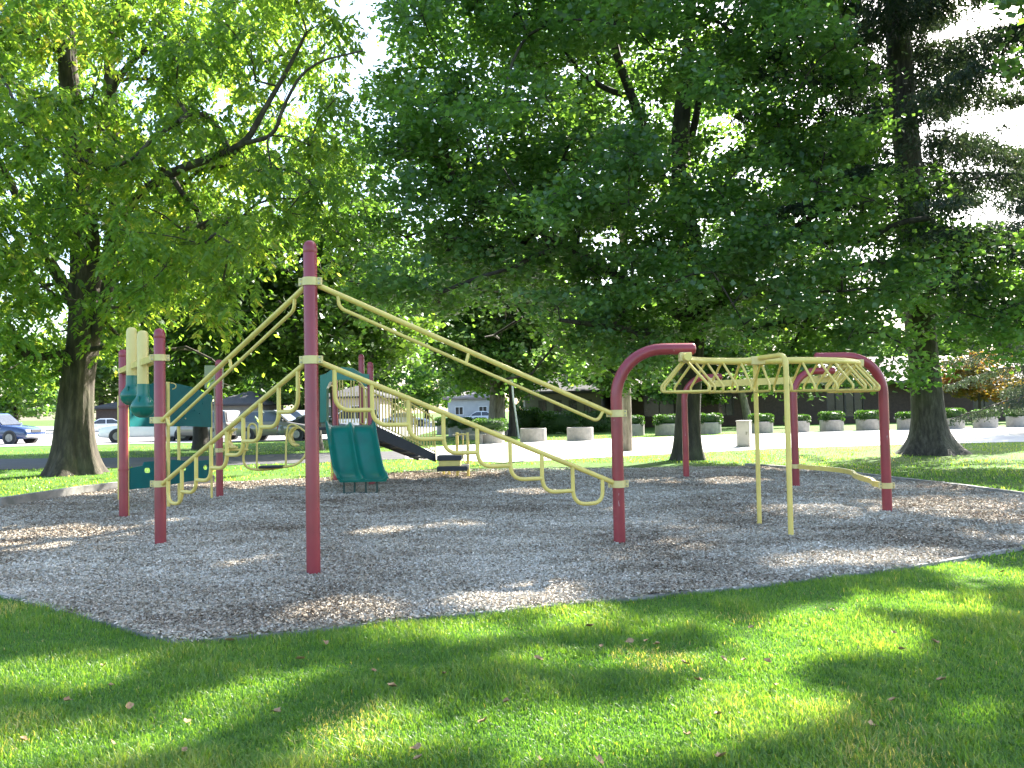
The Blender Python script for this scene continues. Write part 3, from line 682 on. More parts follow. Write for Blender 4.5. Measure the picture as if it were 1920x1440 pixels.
# far belt of trees behind the parking lot and the houses
belt = [(-130, 95, 14), (30, 88, 12), (190, 105, 15), (330, 92, 12), (470, 110, 16), (560, 90, 11), (700, 100, 13), (800, 120, 14), (905, 105, 14), (1010, 90, 13), (1120, 85, 14), (1230, 95, 16), (1350, 88, 13), (1480, 100, 15), (1620, 92, 11), (1760, 88, 11), (1900, 96, 14), (2050, 90, 15), (-420, 88, 14), (-720, 84, 13), (-1050, 78, 15), (-1450, 72, 13), (2300, 86, 14), (2600, 84, 15), (2950, 78, 13), (3400, 70, 14)]
where = ['far left of the blue pickup', 'above the blue pickup', 'left of the big ash trunk base', 'between the two left red posts', 'above the silver vehicles', 'left of the tall red post', 'behind the slide hood', 'behind the barred ramp', 'behind the white building', 'behind the grey house', 'right of the grey house', 'left of the central maple trunk', 'right of the central maple trunk', 'behind the overhead ladder', 'behind the right arch', 'behind the spruce trunk', 'right of the spruce trunk', 'beyond the right edge', 'first outside the left edge', 'second outside the left edge', 'third outside the left edge', 'fourth outside the left edge', 'first of those far outside the right edge', 'second far outside the right edge', 'third far outside the right edge', 'fourth far outside the right edge']
protos = []
for i in range(3):
    protos.append(bgtree('distant_tree', 'x', belt[i][0], 780, belt[i][1], 14, 5.2 + i * .5, 50 + i, FARL if i != 1 else MAPLE, ncl=60, nl=180, ls=.5, cr=1.7, tr=.3, zmin=1.2, group='distant trees along the horizon'))
for i, (px, y, H) in enumerate(belt):
    o = protos[i] if i < 3 else copy_tree(protos[i % 3])
    p = D(px, 780, y); o.location = (p.x, p.y, 0); s = H / 14; o.scale = (s * (.95 + .1 * (i % 3)), s, s); o.rotation_euler = (0, 0, i * 1.9)
    o['label'] = 'distant green tree on the skyline ' + where[i]; o['group'] = 'distant trees along the horizon'; o['category'] = 'tree'

# ------------------------------------------------------------------ buildings
def wall_block(name, label, cat, x0, x1, y, depth, h, wm, rm, roof_h, over=.6, windows=(), rz=0, doors=(), trim=None, frame=None):
    """building with front wall facing -Y at depth y; windows: (xc, zc, w, h)"""
    root = thing(name, label, cat, ((x0 + x1) / 2, y, 0), rz); W = x1 - x0
    mb = MB(); th = .25
    # front wall with real openings
    ops = sorted([(xc - w_ / 2, xc + w_ / 2, zc - hh / 2, zc + hh / 2) for xc, zc, w_, hh in windows]); cur = -W / 2
    for a, b_, z0, z1 in ops:
        mb.box(((cur + a) / 2, th / 2, h / 2), (a - cur, th, h)); mb.box(((a + b_) / 2, th / 2, z0 / 2), (b_ - a, th, z0)); mb.box(((a + b_) / 2, th / 2, (z1 + h) / 2), (b_ - a, th, h - z1)); cur = b_
    mb.box(((cur + W / 2) / 2, th / 2, h / 2), (W / 2 - cur, th, h))
    mb.box((-W / 2 + th / 2, depth / 2 + th / 2, h / 2), (th, depth - th, h)); mb.box((W / 2 - th / 2, depth / 2 + th / 2, h / 2), (th, depth - th, h)); mb.box((0, depth, h / 2), (W - 2 * th, th, h))
    mb.build('wall', wm, root)
    o = over; r = MB(); e = h + .02
    a = [Vector((-W / 2 - o, -o, e)), Vector((W / 2 + o, -o, e)), Vector((W / 2 + o, depth + o, e)), Vector((-W / 2 - o, depth + o, e))]
    lft = [v + Vector((0, 0, .18)) for v in a]; ins = min(W, depth) / 2
    t0, t1 = Vector((-W / 2 + ins * .9, depth / 2, e + roof_h)), Vector((W / 2 - ins * .9, depth / 2, e + roof_h))
    r.add(a + lft + [t0, t1], [(3, 2, 1, 0), (0, 1, 5, 4), (1, 2, 6, 5), (2, 3, 7, 6), (3, 0, 4, 7), (4, 5, 9, 8), (5, 6, 9), (6, 7, 8, 9), (7, 4, 8)])
    r.build('roof', rm, root)
    for xc, zc, w_, hh in windows:
        f = MB(); fw_ = .07
        for dx in (-1, 1): f.box((xc + dx * (w_ / 2 - fw_ / 2), .06, zc), (fw_, .1, hh))
        for dz in (-1, 1): f.box((xc, .06, zc + dz * (hh / 2 - fw_ / 2)), (w_ - 2 * fw_, .1, fw_))
        f.box((xc, .06, zc), (.05, .08, hh - 2 * fw_))
        wo = f.build('window', frame or trim or WHITEP, root)
        g = MB(); g.box((xc, .1, zc), (w_ - 2 * fw_, .02, hh - 2 * fw_)); g.build('pane', GLASSD, wo)
    return root
WHITEP = mat('white_paint', (.7, .7, .68), (.6, .6, .58), 3, .6)
BROWNB = mat('brown_brick', (.085, .06, .05), (.06, .045, .038), 5, .85, .3, 30, .3, .01)
ROOFP = mat('pale_roof', (.26, .22, .2), (.2, .175, .16), 3, .85, .3, 20, .3, .02)
ROOFD = mat('grey_shingle', (.06, .058, .058), (.04, .04, .04), 5, .9, .3, 20, .4, .02)
STUCG = mat('grey_siding', (.17, .155, .13), (.13, .12, .10), 2, .85)
STUCT = mat('tan_stucco', (.45, .37, .3), (.4, .33, .27), 2, .85)
STUCW = mat('white_siding', (.42, .43, .42), (.36, .37, .37), 2, .8)
DARKF = mat('bronze_frame', (.03, .028, .026), (.04, .035, .03), 5, .5)
x0 = D(1150, 780, 60).x; x1 = D(2150, 780, 60).x
def bxp(px, y=60): return D(px, 780, y).x - (x0 + x1) / 2
bw = [(bxp(1237), 1.7, 2.4, 1.9), (bxp(1362), 1.7, 1.2, 1.9), (bxp(1568), 1.6, 1.4, 2.3), (bxp(1603), 1.6, 1.4, 2.3), (bxp(1848), 1.5, 1.8, 2.2), (bxp(1905), 1.5, 1.8, 2.2)]
wall_block('office_building', 'long low dark brown building with a pale sloping roof behind the row of planters', 'building', x0, x1, 60, 20, 2.9, BROWNB, ROOFP, 2.6, 1.0, bw, frame=DARKF)
x0 = D(985, 780, 58).x; x1 = D(1128, 780, 58).x
wall_block('house', 'grey bungalow with grey hip roof and dark windows behind the hedges', 'house', x0, x1, 58, 9, 2.6, STUCG, ROOFD, 1.6, .6, [(-1.5, 1.55, .6, 1.2), (-.4, 1.55, .6, 1.2), (.7, 1.55, .6, 1.2), (1.8, 1.55, .6, 1.2)], frame=DARKF)
x0 = D(840, 780, 84).x; x1 = D(925, 780, 84).x
wall_block('house', 'white building seen between the ramp bars and the thick grey trunk', 'house', x0, x1, 84, 9, 2.7, STUCW, ROOFP, 1.0, .5, [(-1.2, 1.5, .9, .9), (1.3, 1.5, .9, .9)], frame=WHITEP)
x0 = D(605, 780, 82).x; x1 = D(712, 780, 82).x
wall_block('house', 'tan house with white windows seen through the slide hood', 'house', x0, x1, 82, 9, 3.0, STUCT, ROOFD, 1.4, .6, [(-1.8, 1.7, 1.4, 1.1), (.6, 1.7, 1.4, 1.1)])
x0 = D(398, 780, 84).x; x1 = D(486, 780, 84).x
wall_block('house', 'pale house with dark roof seen behind the grey hatchback', 'house', x0, x1, 84, 9, 2.5, STUCG, ROOFD, 1.6, .6, [(-.6, 1.4, 2.0, 1.0)])
x0 = D(180, 780, 86).x; x1 = D(318, 780, 86).x
wall_block('house', 'low dark house behind the white pickup', 'house', x0, x1, 86, 9, 2.4, BROWNB, ROOFD, 1.5, .6, [(1.2, 1.4, 1.5, 1.0)])

# ------------------------------------------------------------------ cars
def paint(name, c): return mat(name, c, tuple(x * .9 for x in c), 2, .22, .5, coat=.6)
PBLUE = paint('blue_car_paint', (.02, .045, .13)); PWHITE = paint('white_car_paint', (.72, .72, .72)); PTAN = paint('tan_car_paint', (.22, .19, .15))
PSILV = paint('silver_car_paint', (.45, .46, .47)); PDARK = paint('dark_car_paint', (.03, .035, .04)); PGREY = paint('grey_car_paint', (.2, .2, .19))
def car(name, label, cat, kind, pt, loc, rz, group='vehicles parked in the lot beyond the lawn'):
    """car along +X (front), built from lofted stations"""
    spec = {'pickup': dict(L=5.6, W=1.95, H=1.85, belt=1.12, hood=1.08, gr=(-.35, 1.25), bed=True, wr=.38),
            'suv': dict(L=4.6, W=1.82, H=1.72, belt=1.05, hood=.98, gr=(-2.2, .95), bed=False, wr=.35),
            'van': dict(L=4.9, W=1.92, H=1.78, belt=1.02, hood=.98, gr=(-2.35, 1.35), bed=False, wr=.33),
            'sedan': dict(L=4.7, W=1.78, H=1.42, belt=.92, hood=.88, gr=(-1.75, .95), bed=False, wr=.32)}[kind]
    L, W, H, belt, hood = spec['L'], spec['W'], spec['H'], spec['belt'], spec['hood']; wr = spec['wr']; hw = W / 2
    root = thing(name, label, cat, loc, rz, group)
    zb = .28; mb = MB()
    g0, g1 = spec['gr']; back = belt if kind != 'sedan' else belt - .02
    st = [(-L / 2, .45, belt - .22, .86), (-L / 2 + .06, .32, belt - .06, .93), (-L / 2 + .25, zb, back, .985), (-L * .25, zb, belt, 1), (g1, zb, belt, 1), (g1 + .25, zb, hood + .02, 1), (L / 2 - .55, zb, hood - .08, .98), (L / 2 - .18, zb + .03, hood - .18, .93), (L / 2 - .03, .36, hood - .3, .86), (L / 2, .42, hood - .42, .8)]
    vs = []; fs = []
    for x, a, t, k in st:
        h_ = hw * k; c_ = [(-h_ + .08, a), (-h_, a + .12), (-h_ * 1.0, a + (t - a) * .55), (-h_ * .97, t - .07), (-h_ * .9, t), (h_ * .9, t), (h_ * .97, t - .07), (h_, a + (t - a) * .55), (h_, a + .12), (h_ - .08, a)]
        vs += [Vector((x, yy, z)) for yy, z in c_]
    m = 10
    for i in range(len(st) - 1):
        for k in range(m): fs.append((i * m + k, i * m + (k + 1) % m, (i + 1) * m + (k + 1) % m, (i + 1) * m + k))
    fs += [list(range(m)), list(range((len(st) - 1) * m, len(st) * m))[::-1]]
    mb.add(vs, fs, True); mb.build('body', pt, root)
    # greenhouse
    ws, rs = (.75, .28) if kind != 'van' else (.95, .2)
    if kind == 'sedan': rs = .75
    if kind == 'pickup': rs = .15
    bw_, tw_ = hw * .93, hw * .76; zt = H
    pr = [(g0, belt - .02, bw_), (g0 + rs, zt - .05, tw_), (g0 + rs + .25, zt, tw_), (g1 - ws - .15, zt, tw_), (g1 - ws, zt - .05, tw_), (g1, belt - .02, bw_)]
    cab = MB(); n = len(pr)
    vl = [Vector((x, -w_, z)) for x, z, w_ in pr] + [Vector((x, w_, z)) for x, z, w_ in pr]
    cab.add(vl, [list(range(n)), list(range(n, 2 * n))[::-1]] + [(i, i + n, (i + 1) % n + n, (i + 1) % n) for i in range(n)]); cab.build('cabin', pt, root)
    def sidepane(xa, xb):
        for s in (-1, 1):
            def P_(x, f):
                z = belt + .04 + (zt - .13 - belt) * f; wy = bw_ + (tw_ - bw_) * (z - belt) / (zt - belt); return Vector((x, s * (wy + .012), z))
            fa = lambda x, f: min(max(x, g0 + .08 + rs * f), g1 - .1 - ws * f)
            q = [P_(fa(xa, 0), 0), P_(fa(xb, 0), 0), P_(fa(xb, 1), 1), P_(fa(xa, 1), 1)]
            g = MB(); g.prism(q, (0, .012, 0)); g.build('side_window', CARGLASS, root)
    mid = (g0 + g1) / 2 if kind != 'pickup' else g0 + .72
    sidepane(g0, mid - .04); sidepane(mid + .04, g1)
    for (xa, za, xb, zb_, nm) in ((g1 - .05, belt + .04, g1 - ws + .03, zt - .1, 'windshield'), (g0 + .02, belt + .08, g0 + rs - .02, zt - .1, 'rear_window')):
        q = []
        for x, z, s in ((xa, za, -1), (xa, za, 1), (xb, zb_, 1), (xb, zb_, -1)):
            wy = (bw_ + (tw_ - bw_) * (z - belt) / (zt - belt)) - .08; q.append(Vector((x + (.03 if nm == 'windshield' else -.03), s * wy, z + .01)))
        g = MB(); g.prism(q, (.012, 0, .006)); g.build(nm, CARGLASS, root)
    if spec['bed']:
        g = MB(); g.box((-L / 2 + 1.1, 0, belt + .004), (1.7, W * .78, .02)); g.build('bed_liner', BLACK, root)
    # wheels with dark arches
    for x in (-L * .31, L * .32):
        for s in (-1, 1):
            a = MB(); a.tube([(x, s * (hw - .25), wr), (x, s * (hw + .004), wr)], wr + .07, 24); a.build('wheel_arch', BLACK, root)
            t = MB(); t.tube([(x, s * (hw - .2), wr), (x, s * (hw - .02), wr), (x, s * (hw + .02), wr)], [wr, wr, wr * .93], 26); to = t.build('wheel', TYRE, root)
            r_ = MB(); r_.tube([(x, s * (hw - .02), wr), (x, s * (hw + .03), wr)], wr * .62, 18)
            for k in range(5):
                an = k * 2 * PI / 5; r_.box((x + math.cos(an) * wr * .33, s * (hw + .035), wr + math.sin(an) * wr * .33), (wr * .5, .012, .06), 0, 0, 0, -an)
            r_.build('rim', RIM, to)
    for s in (-1, 1):
        g = MB(); g.box((L / 2 - .07, s * hw * .66, hood - .3), (.12, .34, .17), 0, .02); g.build('headlight', LAMPW, root)
        g = MB(); g.box((-L / 2 + .05, s * hw * .78, belt - .25), (.12, .16, .34), 0, .02); g.build('tail_light', LAMPR, root)
        g = MB(); g.box((g1 - .28, s * (hw + .09), belt + .08), (.12, .16, .13), 0, .03); g.build('wing_mirror', BLACK if kind in ('suv',) else pt, root)
        for dx in (-.02, .9):
            g = MB(); g.box((mid + dx - .1, s * (hw + .004), belt - .16), (.16, .03, .03), 0, .008); g.build('door_handle', CHROME, root)
    g = MB(); g.box((L / 2 - .012, 0, hood - .32), (.06, W * .42, .16), 0, .01); g.build('grille', BLACK, root)
    g = MB(); g.box((L / 2 - .02, 0, .46), (.14, W * .86, .16), 0, .04); g.build('bumper', CHROME if kind == 'pickup' else pt, root)
    g = MB(); g.box((-L / 2 + .02, 0, .46), (.14, W * .86, .16), 0, .04); g.build('bumper', CHROME if kind == 'pickup' else pt, root)
    return root
def cp(px, py): g = G(px, py); return (g.x, g.y, .02)
car('pickup_truck', 'dark blue pickup truck at the left edge, facing right', 'pickup truck', 'pickup', PBLUE, cp(-12, 833), R(-6))
car('pickup_truck', 'white pickup truck facing left behind the left red posts', 'pickup truck', 'pickup', PWHITE, cp(285, 828), R(200))
car('minivan', 'tan minivan behind the green play panel', 'minivan', 'van', PTAN, cp(378, 826), R(165))
car('sedan', 'dark sedan just left of the tan wagon', 'car', 'sedan', PDARK, cp(440, 822), R(215))
car('suv', 'tan-grey sport wagon seen through the left step loops', 'car', 'suv', PTAN, cp(522, 826), R(-8))
car('sedan', 'silver car parked behind the dark sedan', 'car', 'sedan', PSILV, cp(466, 808), R(200))
car('minivan', 'white van behind the tan-grey wagon, left of the tall red post', 'minivan', 'van', PWHITE, cp(560, 810), R(-15))
car('sedan', 'grey car half hidden behind the tall red post', 'car', 'sedan', PGREY, cp(598, 824), R(20))
car('minivan', 'white van seen through the slide hood', 'minivan', 'van', PWHITE, cp(650, 812), R(-160))
car('sedan', 'white car parked between the ash trunk and the white pickup', 'car', 'sedan', PWHITE, cp(190, 815), R(205))
car('sedan', 'silver car far behind the barred ramp', 'car', 'sedan', PSILV, cp(760, 800), R(10))
car('sedan', 'white car by the white building left of the thick grey trunk', 'car', 'sedan', PWHITE, cp(895, 797), R(185))

# ------------------------------------------------------------------ planters, hedges, cabinet, poles
def leafball(name, c, rx, ry, z0, z1, m, parent=None, n=4000, ls=.05, seed=1, box=False, label=None, cat=None, group=None):
    r = np.random.default_rng(seed); d = rdir(n, r); k = .8 + .25 * r.random((n, 1))
    if box: # superellipsoid
        d = np.sign(d) * np.abs(d) ** .5; d = d / np.maximum(1e-6, (np.abs(d) ** 4).sum(1, keepdims=True) ** .25)
    p = d * k * np.array([rx, ry, (z1 - z0) / 2]) + np.array([0, 0, (z0 + z1) / 2]); ok = p[:, 2] > z0 - .03; p = p[ok]; n = len(p)
    u = nrm(rdir(n, r) + d[ok] * .5) * ls; v = nrm(np.cross(u, rdir(n, r))) * ls * .4
    V, F = quads(p, u, v)
    core = MB(); prof = []
    for i in range(9):
        a = -PI / 2 + PI * i / 8; prof.append((max(.001, math.cos(a) ** (.5 if box else 1)) * .86, math.sin(a)))
    cv = []
    for rr_, zz in prof:
        for k2 in range(16): an = 2 * PI * k2 / 16; cv.append(((rr_ * math.cos(an)) * rx, rr_ * math.sin(an) * ry, (z0 + z1) / 2 + zz * (z1 - z0) / 2 * .88))
    cf = [(i * 16 + k2, i * 16 + (k2 + 1) % 16, (i + 1) * 16 + (k2 + 1) % 16, (i + 1) * 16 + k2) for i in range(8) for k2 in range(16)]
    Va = np.concatenate([V, np.array(cv)]); Fa = np.concatenate([F, np.array(cf) + len(V)])
    tn = np.concatenate([np.repeat(np.clip(r.normal(.5, .2, n), 0, 1), 4), np.full(len(cv), .2)])
    o = npmesh(name, Va, Fa, m, parent, attr=tn); o.location = c
    if label: tag(o, label, cat, group)
    return o
def drum(loc, label, group, rad=.62, h=.62, soil=True):
    t = thing('planter', label, 'planter', loc, 0, group)
    m = MB(); m.lathe((0, 0, 0), [(rad - .02, -.02), (rad, .02), (rad, h - .02), (rad - .015, h), (rad - .07, h), (rad - .08, h - .03), (rad - .08, .3), (.001, .3)], 40, False); m.build('drum', CONC, t)
    s = MB(); s.lathe((0, 0, 0), [(rad - .085, h - .16 if soil else .34), (.3, h - .13 if soil else .35), (.001, h - .12 if soil else .36)], 24); s.build('soil', SOIL, t)
    return t
g1 = G(1000, 828); g2 = G(1088, 826)
drum((g1.x, g1.y, 0), 'empty round concrete planter drum nearest the white curved pole', 'empty concrete drums on the plaza')
drum((g2.x, g2.y, 0), 'empty round concrete planter drum in front of the hedges, left of the red arch', 'empty concrete drums on the plaza')
rowpx = [1188, 1250, 1332, 1424, 1492, 1561, 1632, 1702, 1780, 1847, 1912, 1975]
pos_t = ['just right of the near red arch post', 'left of the central maple trunk', 'just right of the central maple trunk', 'right of the metal utility cabinet', 'right behind the front yellow ladder leg', 'between the front yellow leg and the right arch', 'just left of the right arch post', 'just left of the spruce trunk', 'just right of the spruce trunk', 'second to the right of the spruce trunk', 'at the right edge of the photo', 'beyond the right edge']
for i, px in enumerate(rowpx):
    p = D(px, 800, 42.5 + (px - 1188) * .003); big = px in (1250, 1332)
    random.seed(i); p.y += random.uniform(-.5, .5)
    drum((p.x, p.y, 0), 'round concrete planter with clipped shrub, ' + pos_t[i], 'planters in a row by the brown building', .62 if not big else .68, .62)
    leafball('shrub', (p.x, p.y, 0), .58 if not big else .72, .56, .5, .92 + random.uniform(0, .2), HEDGE, None, 2600 - 120 * (i % 4), .07, i, label='flat-topped clipped shrub in the planter ' + pos_t[i], cat='shrub', group='clipped shrubs in the planters', box=True)
for i, (px, py, tt) in enumerate([(919, 831, 'nearest the thick grey trunk'), (888, 824, 'second of the left row, behind the steps'), (862, 818, 'third of the left row, behind the steps'), (838, 814, 'far end of the left row')]):
    p = G(px, py); drum((p.x, p.y, 0), 'concrete planter with wide hedge, ' + tt, 'planters left of the thick trunk', .66, .62)
    leafball('shrub', (p.x, p.y, 0), .78, .7, .52, 1.12, HEDGE, None, 3000, .06, 70 + i, box=True, label='wide clipped hedge in the planter ' + tt, cat='shrub', group='hedges left of the thick trunk')
for i, (px, y, rx, h, tt) in enumerate([(990, 50, .9, 1.6, 'tall, left of the grey house windows'), (1050, 49, 1.4, 1.35, 'rounded, under the grey house windows'), (1105, 50, 1.3, 1.3, 'below the right side of the grey house'), (1140, 52, 1.1, 1.1, 'low, just left of the near red arch')]):
    p = D(px, 800, y); leafball('hedge', (p.x, p.y, 0), rx, .8, 0, h, HEDGE, None, 5000, .09, 90 + i, box=True, label='dark green clipped hedge, ' + tt, cat='hedge', group='hedges in front of the grey house')

# utility cabinet
g = G(1396, 838); t = thing('utility_cabinet', 'pale grey metal utility cabinet standing on the plaza edge', 'cabinet', (g.x, g.y, 0), R(-28))
GREYM = mat('cabinet_paint', (.46, .44, .4), (.4, .38, .35), 4, .5)
m = MB(); m.box((0, 0, .47), (.46, .4, .9), 0, .012); m.build('body', GREYM, t)
m = MB(); m.box((0, 0, .94), (.5, .44, .04), 0, .01); m.build('lid', GREYM, t)
m = MB(); m.box((0, -.206, .48), (.38, .012, .8), 0, .004); d_ = m.build('door', GREYM, t)
m = MB(); m.box((.12, -.224, .5), (.03, .024, .12), 0, .005); m.build('handle', STEEL, d_)
m = MB(); m.box((0, 0, .012), (.56, .5, .06)); m.build('base', CONC, t)
# wooden utility pole
g = G(1177, 846); t = thing('utility_pole', 'weathered wooden utility pole right behind the near red arch', 'pole', (g.x, g.y, 0))
m = MB(); m.tube([(0, 0, -.1), (0, 0, 3), (0, 0, 8.5)], [.165, .155, .12], 16); m.build('pole', BARKP, t)
m = MB(); m.box((0, -.17, 7.9), (1.8, .09, .11)); m.build('crossarm', BARKP, t)
for dx in (-.8, -.35, .35, .8):
    m = MB(); m.lathe((dx, -.17, 7.96), [(.035, 0), (.05, .04), (.03, .08), (.045, .11), (.001, .13)], 10); m.build('insulator', GREYM, t)
# white curved pole
g = G(972, 822)
m = MB((g.x, g.y, 0)); pts = smooth_path([G(973, 822), D(970, 800, g.y), D(966, 770, g.y), D(962, 745, g.y), D(960, 715, g.y)]); m.tube(pts, [.09] + [.05] * (len(pts) - 1), 10)
o = m.build('white_pole', WHITEP); o.location = (g.x, g.y, 0); tag(o, 'thin white curved pole leaning beside the dark trunk', 'pole')
# light pole by hedge
g = G(843, 817); m = MB(); m.tube([(0, 0, 0), (0, 0, 1.3)], .035, 10); m.box((0, 0, .01), (.16, .16, .02)); m.box((0, 0, 1.31), (.09, .09, .03), 0, .01)
o = m.build('bollard_post', GREYM); o.location = (g.x, g.y, 0); tag(o, 'thin grey post beside the low steps behind the ramp', 'post')
# picnic bench
g = G(880, 833); t = thing('bench', 'low pale park bench behind the step platform', 'bench', (g.x, g.y, 0), R(-6))
m = MB(); m.box((0, 0, .43), (1.5, .34, .05), 0, .01); m.build('seat', CONC, t)
for s in (-1, 1): m = MB(); m.box((s * .55, 0, .2), (.1, .28, .41), 0, .01); m.build('leg', CONC, t)
# far street signs
SIGNW = mat('sign_white', (.6, .6, .58), (.55, .55, .5), 4, .5)
g = D(403, 800, 30)
t = thing('sign', 'blank back of a white sign on a thin post behind the far left red post', 'sign', (g.x, g.y, 0))
m = MB(); m.tube([(0, 0, -.1), (0, 0, 3.3)], .03, 10); m.build('post', STEEL, t)
m = MB(); m.box((0, -.045, 2.95), (.72, .02, .86), 0, .005); m.build('plate', SIGNW, t)

# ------------------------------------------------------------------ play structure
PS = thing('play_structure', 'red, yellow and green playground structure with slide, step rails and overhead ladder', 'playground structure', (0, 11, 0))
PO = Vector((0, 11, 0))
def pb(): return MB(PO)
def gp(px, py): g = G(px, py); return Vector((g.x, g.y, 0))
P1, P2, P3, P4 = gp(588, 1081), gp(301, 1023), gp(232, 972), gp(412, 932)
P5, P6, P7, P8 = gp(1162, 1026), gp(1664, 964), gp(1287, 897), gp(1493, 915)
RP = .0635
def post(p, h, clamps=(), r=RP, m=RED, cr=None):
    b = pb(); z = h - .05
    prof = [(r, -.25), (r, z - .02), (r * .9, z), (.001, z + .005)]
    b.lathe(p, prof, 28); po = b.build('post', m, PS)
    # rib line joint under the cap
    b = pb(); b.lathe(p, [(r + .0005, z - .05), (r + .0025, z - .045), (r + .002, z - .01), (r * .96, z + .02), (r * .8, z + .045), (r * .5, z + .06), (.001, z + .065)], 28); b.build('post_cap', m, po)
    return po
def clamp(p, z, d1=None, parent=None, h=.075, m=YELO, r=RP):
    """band round a post, with bolted ears facing +-d1"""
    b = pb(); b.lathe(p, [(r + .001, z - h / 2), (r + .009, z - h / 2), (r + .009, z + h / 2), (r + .001, z + h / 2)], 28, False)
    bl = []
    for s in (-1, 1):
        if d1 is None: break
        a = math.atan2(d1.y, d1.x); n_ = Vector((-d1.y, d1.x, 0))
        c = p + d1 * (s * (r + .026)); b.box((c.x, c.y, z), (.045, .03, h * .98), a, .004)
        for dz in (-.02, .02):
            for q in (-1, 1): bl.append((c + n_ * (q * .017) + Vector((0, 0, z + dz)), n_ * q))
    nf = len(b.f)
    for c, n2 in bl: b.tube([c, c + n2 * .008], .007, 8)
    o = b.build('clamp', m, parent)
    if bl:
        o.data.materials.append(STEEL); o.data.polygons.foreach_set('material_index', [0 if k < nf else 1 for k in range(len(o.data.polygons))])
    return o
def U(a, b): d = (b - a); d.z = 0; return d.normalized()
po1 = post(P1, 3.1); po2 = post(P2, 2.52); po3 = post(P3, 2.5); po4 = post(P4, 2.52)
dv = Vector((1, 0, 0))
for z in (2.73, 2.0): clamp(P1, z, U(P2, P5), po1)
for z in (2.19, 1.46, .72): clamp(P2, z, U(P3, P1).cross(Vector((0, 0, 1))).normalized() if z > 2 else Vector((1, .1, 0)).normalized(), po2)
for z in (2.19,): clamp(P3, z, U(P3, P2), po3)
for z in (1.66, .72): clamp(P3, z, None, po3, .03, RED)
clamp(P4, .86, U(P4, P1), po4); clamp(P4, 1.7, None, po4, .03, RED)

def pv(A, Bp, px, py):
    """point on the vertical plane through posts A and Bp seen at px,py -> (s along, z)"""
    d = U(A, Bp); n = Vector((-d.y, d.x, 0)); r_ = ray(px, py); t = (A - CL).dot(n) / r_.dot(n); p = CL + r_ * t
    return (p - A).dot(d), p.z
def climber(A, Bp, zu, zl, lower_name):
    """step climber between tall post A and lower post Bp; zu/zl = (z at A, z at B) for upper and lower rail"""
    d = U(A, Bp); L = (Bp - A).length; s0, s1 = RP + .02, L - RP - .02
    at = lambda s, z: A + d * s + Vector((0, 0, z))
    # upper hand rail with inner rail
    zr = lambda s, zz: zz[0] + (zz[1] - zz[0]) * (s - s0) / (s1 - s0)
    b = pb(); b.tube([at(s0 - .02, zu[0]), at(s1 + .02, zu[1])], .026, 14); up_ = b.build('hand_rail', YEL, PS)
    off = .135; sa, sb = s0 + .17, s1 - .13
    pts = fillet([at(sa, zr(sa, zu)), at(sa + .01, zr(sa, zu) - off), at(sb - .02, zr(sb, zu) - off), at(sb + .05, zr(sb + .05, zu))], .1)
    b = pb(); b.tube(pts, .0175, 12); b.build('inner_rail', YEL, up_)
    for f in (.48,):
        sm = s0 + (s1 - s0) * f; b = pb(); b.tube([at(sm, zr(sm, zu)), at(sm - .035, zr(sm - .03, zu) - off)], .0165, 12); b.build('strut', YEL, up_)
    b = pb(); b.tube([at(s0 - .02, zl[0]), at(s1 + .02, zl[1])], .026, 14); lo = b.build('step_rail', YEL, PS)
    n = 8; st = (s1 - s0 - .24) / n; r = .021
    for k in range(n):
        a = s0 + .13 + st * k; e = a + st; za, ze = zr(a, zl), zr(e, zl); zbm = za - .405
        if k < n - 1: pts = fillet([at(a, za), at(a, zbm), at(e, zbm)], .16)
        else: pts = fillet([at(a, za), at(a, zbm), at(e, zbm), at(e, ze)], .16)
        b = pb(); b.tube(pts, r, 12); b.build('step_loop', YEL, lo)
climber(P1, P5, (2.70, 1.44), (1.985, .70), '')
climber(P1, P2, (2.70, 1.46), (1.985, .72), '')

# overhead arches
def arch(p, d, zt, reach, rb=.45):
    """post curving over at the top; d = direction of its arm"""
    d = d.normalized(); pts = [p + Vector((0, 0, -.25)), p + Vector((0, 0, zt - rb))]
    for k in range(1, 11):
        a = PI / 2 * k / 10; pts.append(p + d * (rb - rb * math.cos(a)) + Vector((0, 0, zt - rb + rb * math.sin(a))))
    pts.append(p + d * reach + Vector((0, 0, zt + .0)))
    b = pb(); b.tube(pts, RP, 24)
    e = pts[-1]; 
    o = b.build('arch_post', RED, PS)
    b = pb(); dd = d; b.tube([e, e + dd * .012, e + dd * .028, e + dd * .038], [RP, RP * .97, RP * .75, RP * .3], 24); b.build('end_cap', RED, o)
    return o, pts
a5, ap5 = arch(P5, Vector((1, .1, 0)), 2.13, .86, .52)
a6, ap6 = arch(P6, Vector((-1, -.05, 0)), 2.13, .9, .5)
a7, ap7 = arch(P7, Vector((1, -.35, 0)), 2.1, .75, .45)
a8, ap8 = arch(P8, Vector((1, .2, 0)), 2.1, .8, .45)
for z in (1.44, .68): clamp(P5, z, Vector((1, .1, 0)).normalized(), a5)
clamp(P8, .39, Vector((1, .1, 0)).normalized(), a8); clamp(P6, .385, Vector((1, .1, 0)).normalized(), a6)
# wavy balance rail between the right posts
q = smooth_path([P8 + Vector((.05, -.06, .385)), P8 + Vector((.25, -.5, .385)), P8 + Vector((.42, -1.0, .385)), P8 + Vector((.40, -1.5, .385)), P8 + Vector((.22, -1.95, .385)), P8 + Vector((.12, -2.4, .385)), P8 + Vector((.08, -2.9, .385)), P6 + Vector((-.04, .3, .385)), P6 + Vector((-.02, .07, .385))], 3)
b = pb(); b.strip(q, .075, .05); b.build('balance_rail', YEL, PS)
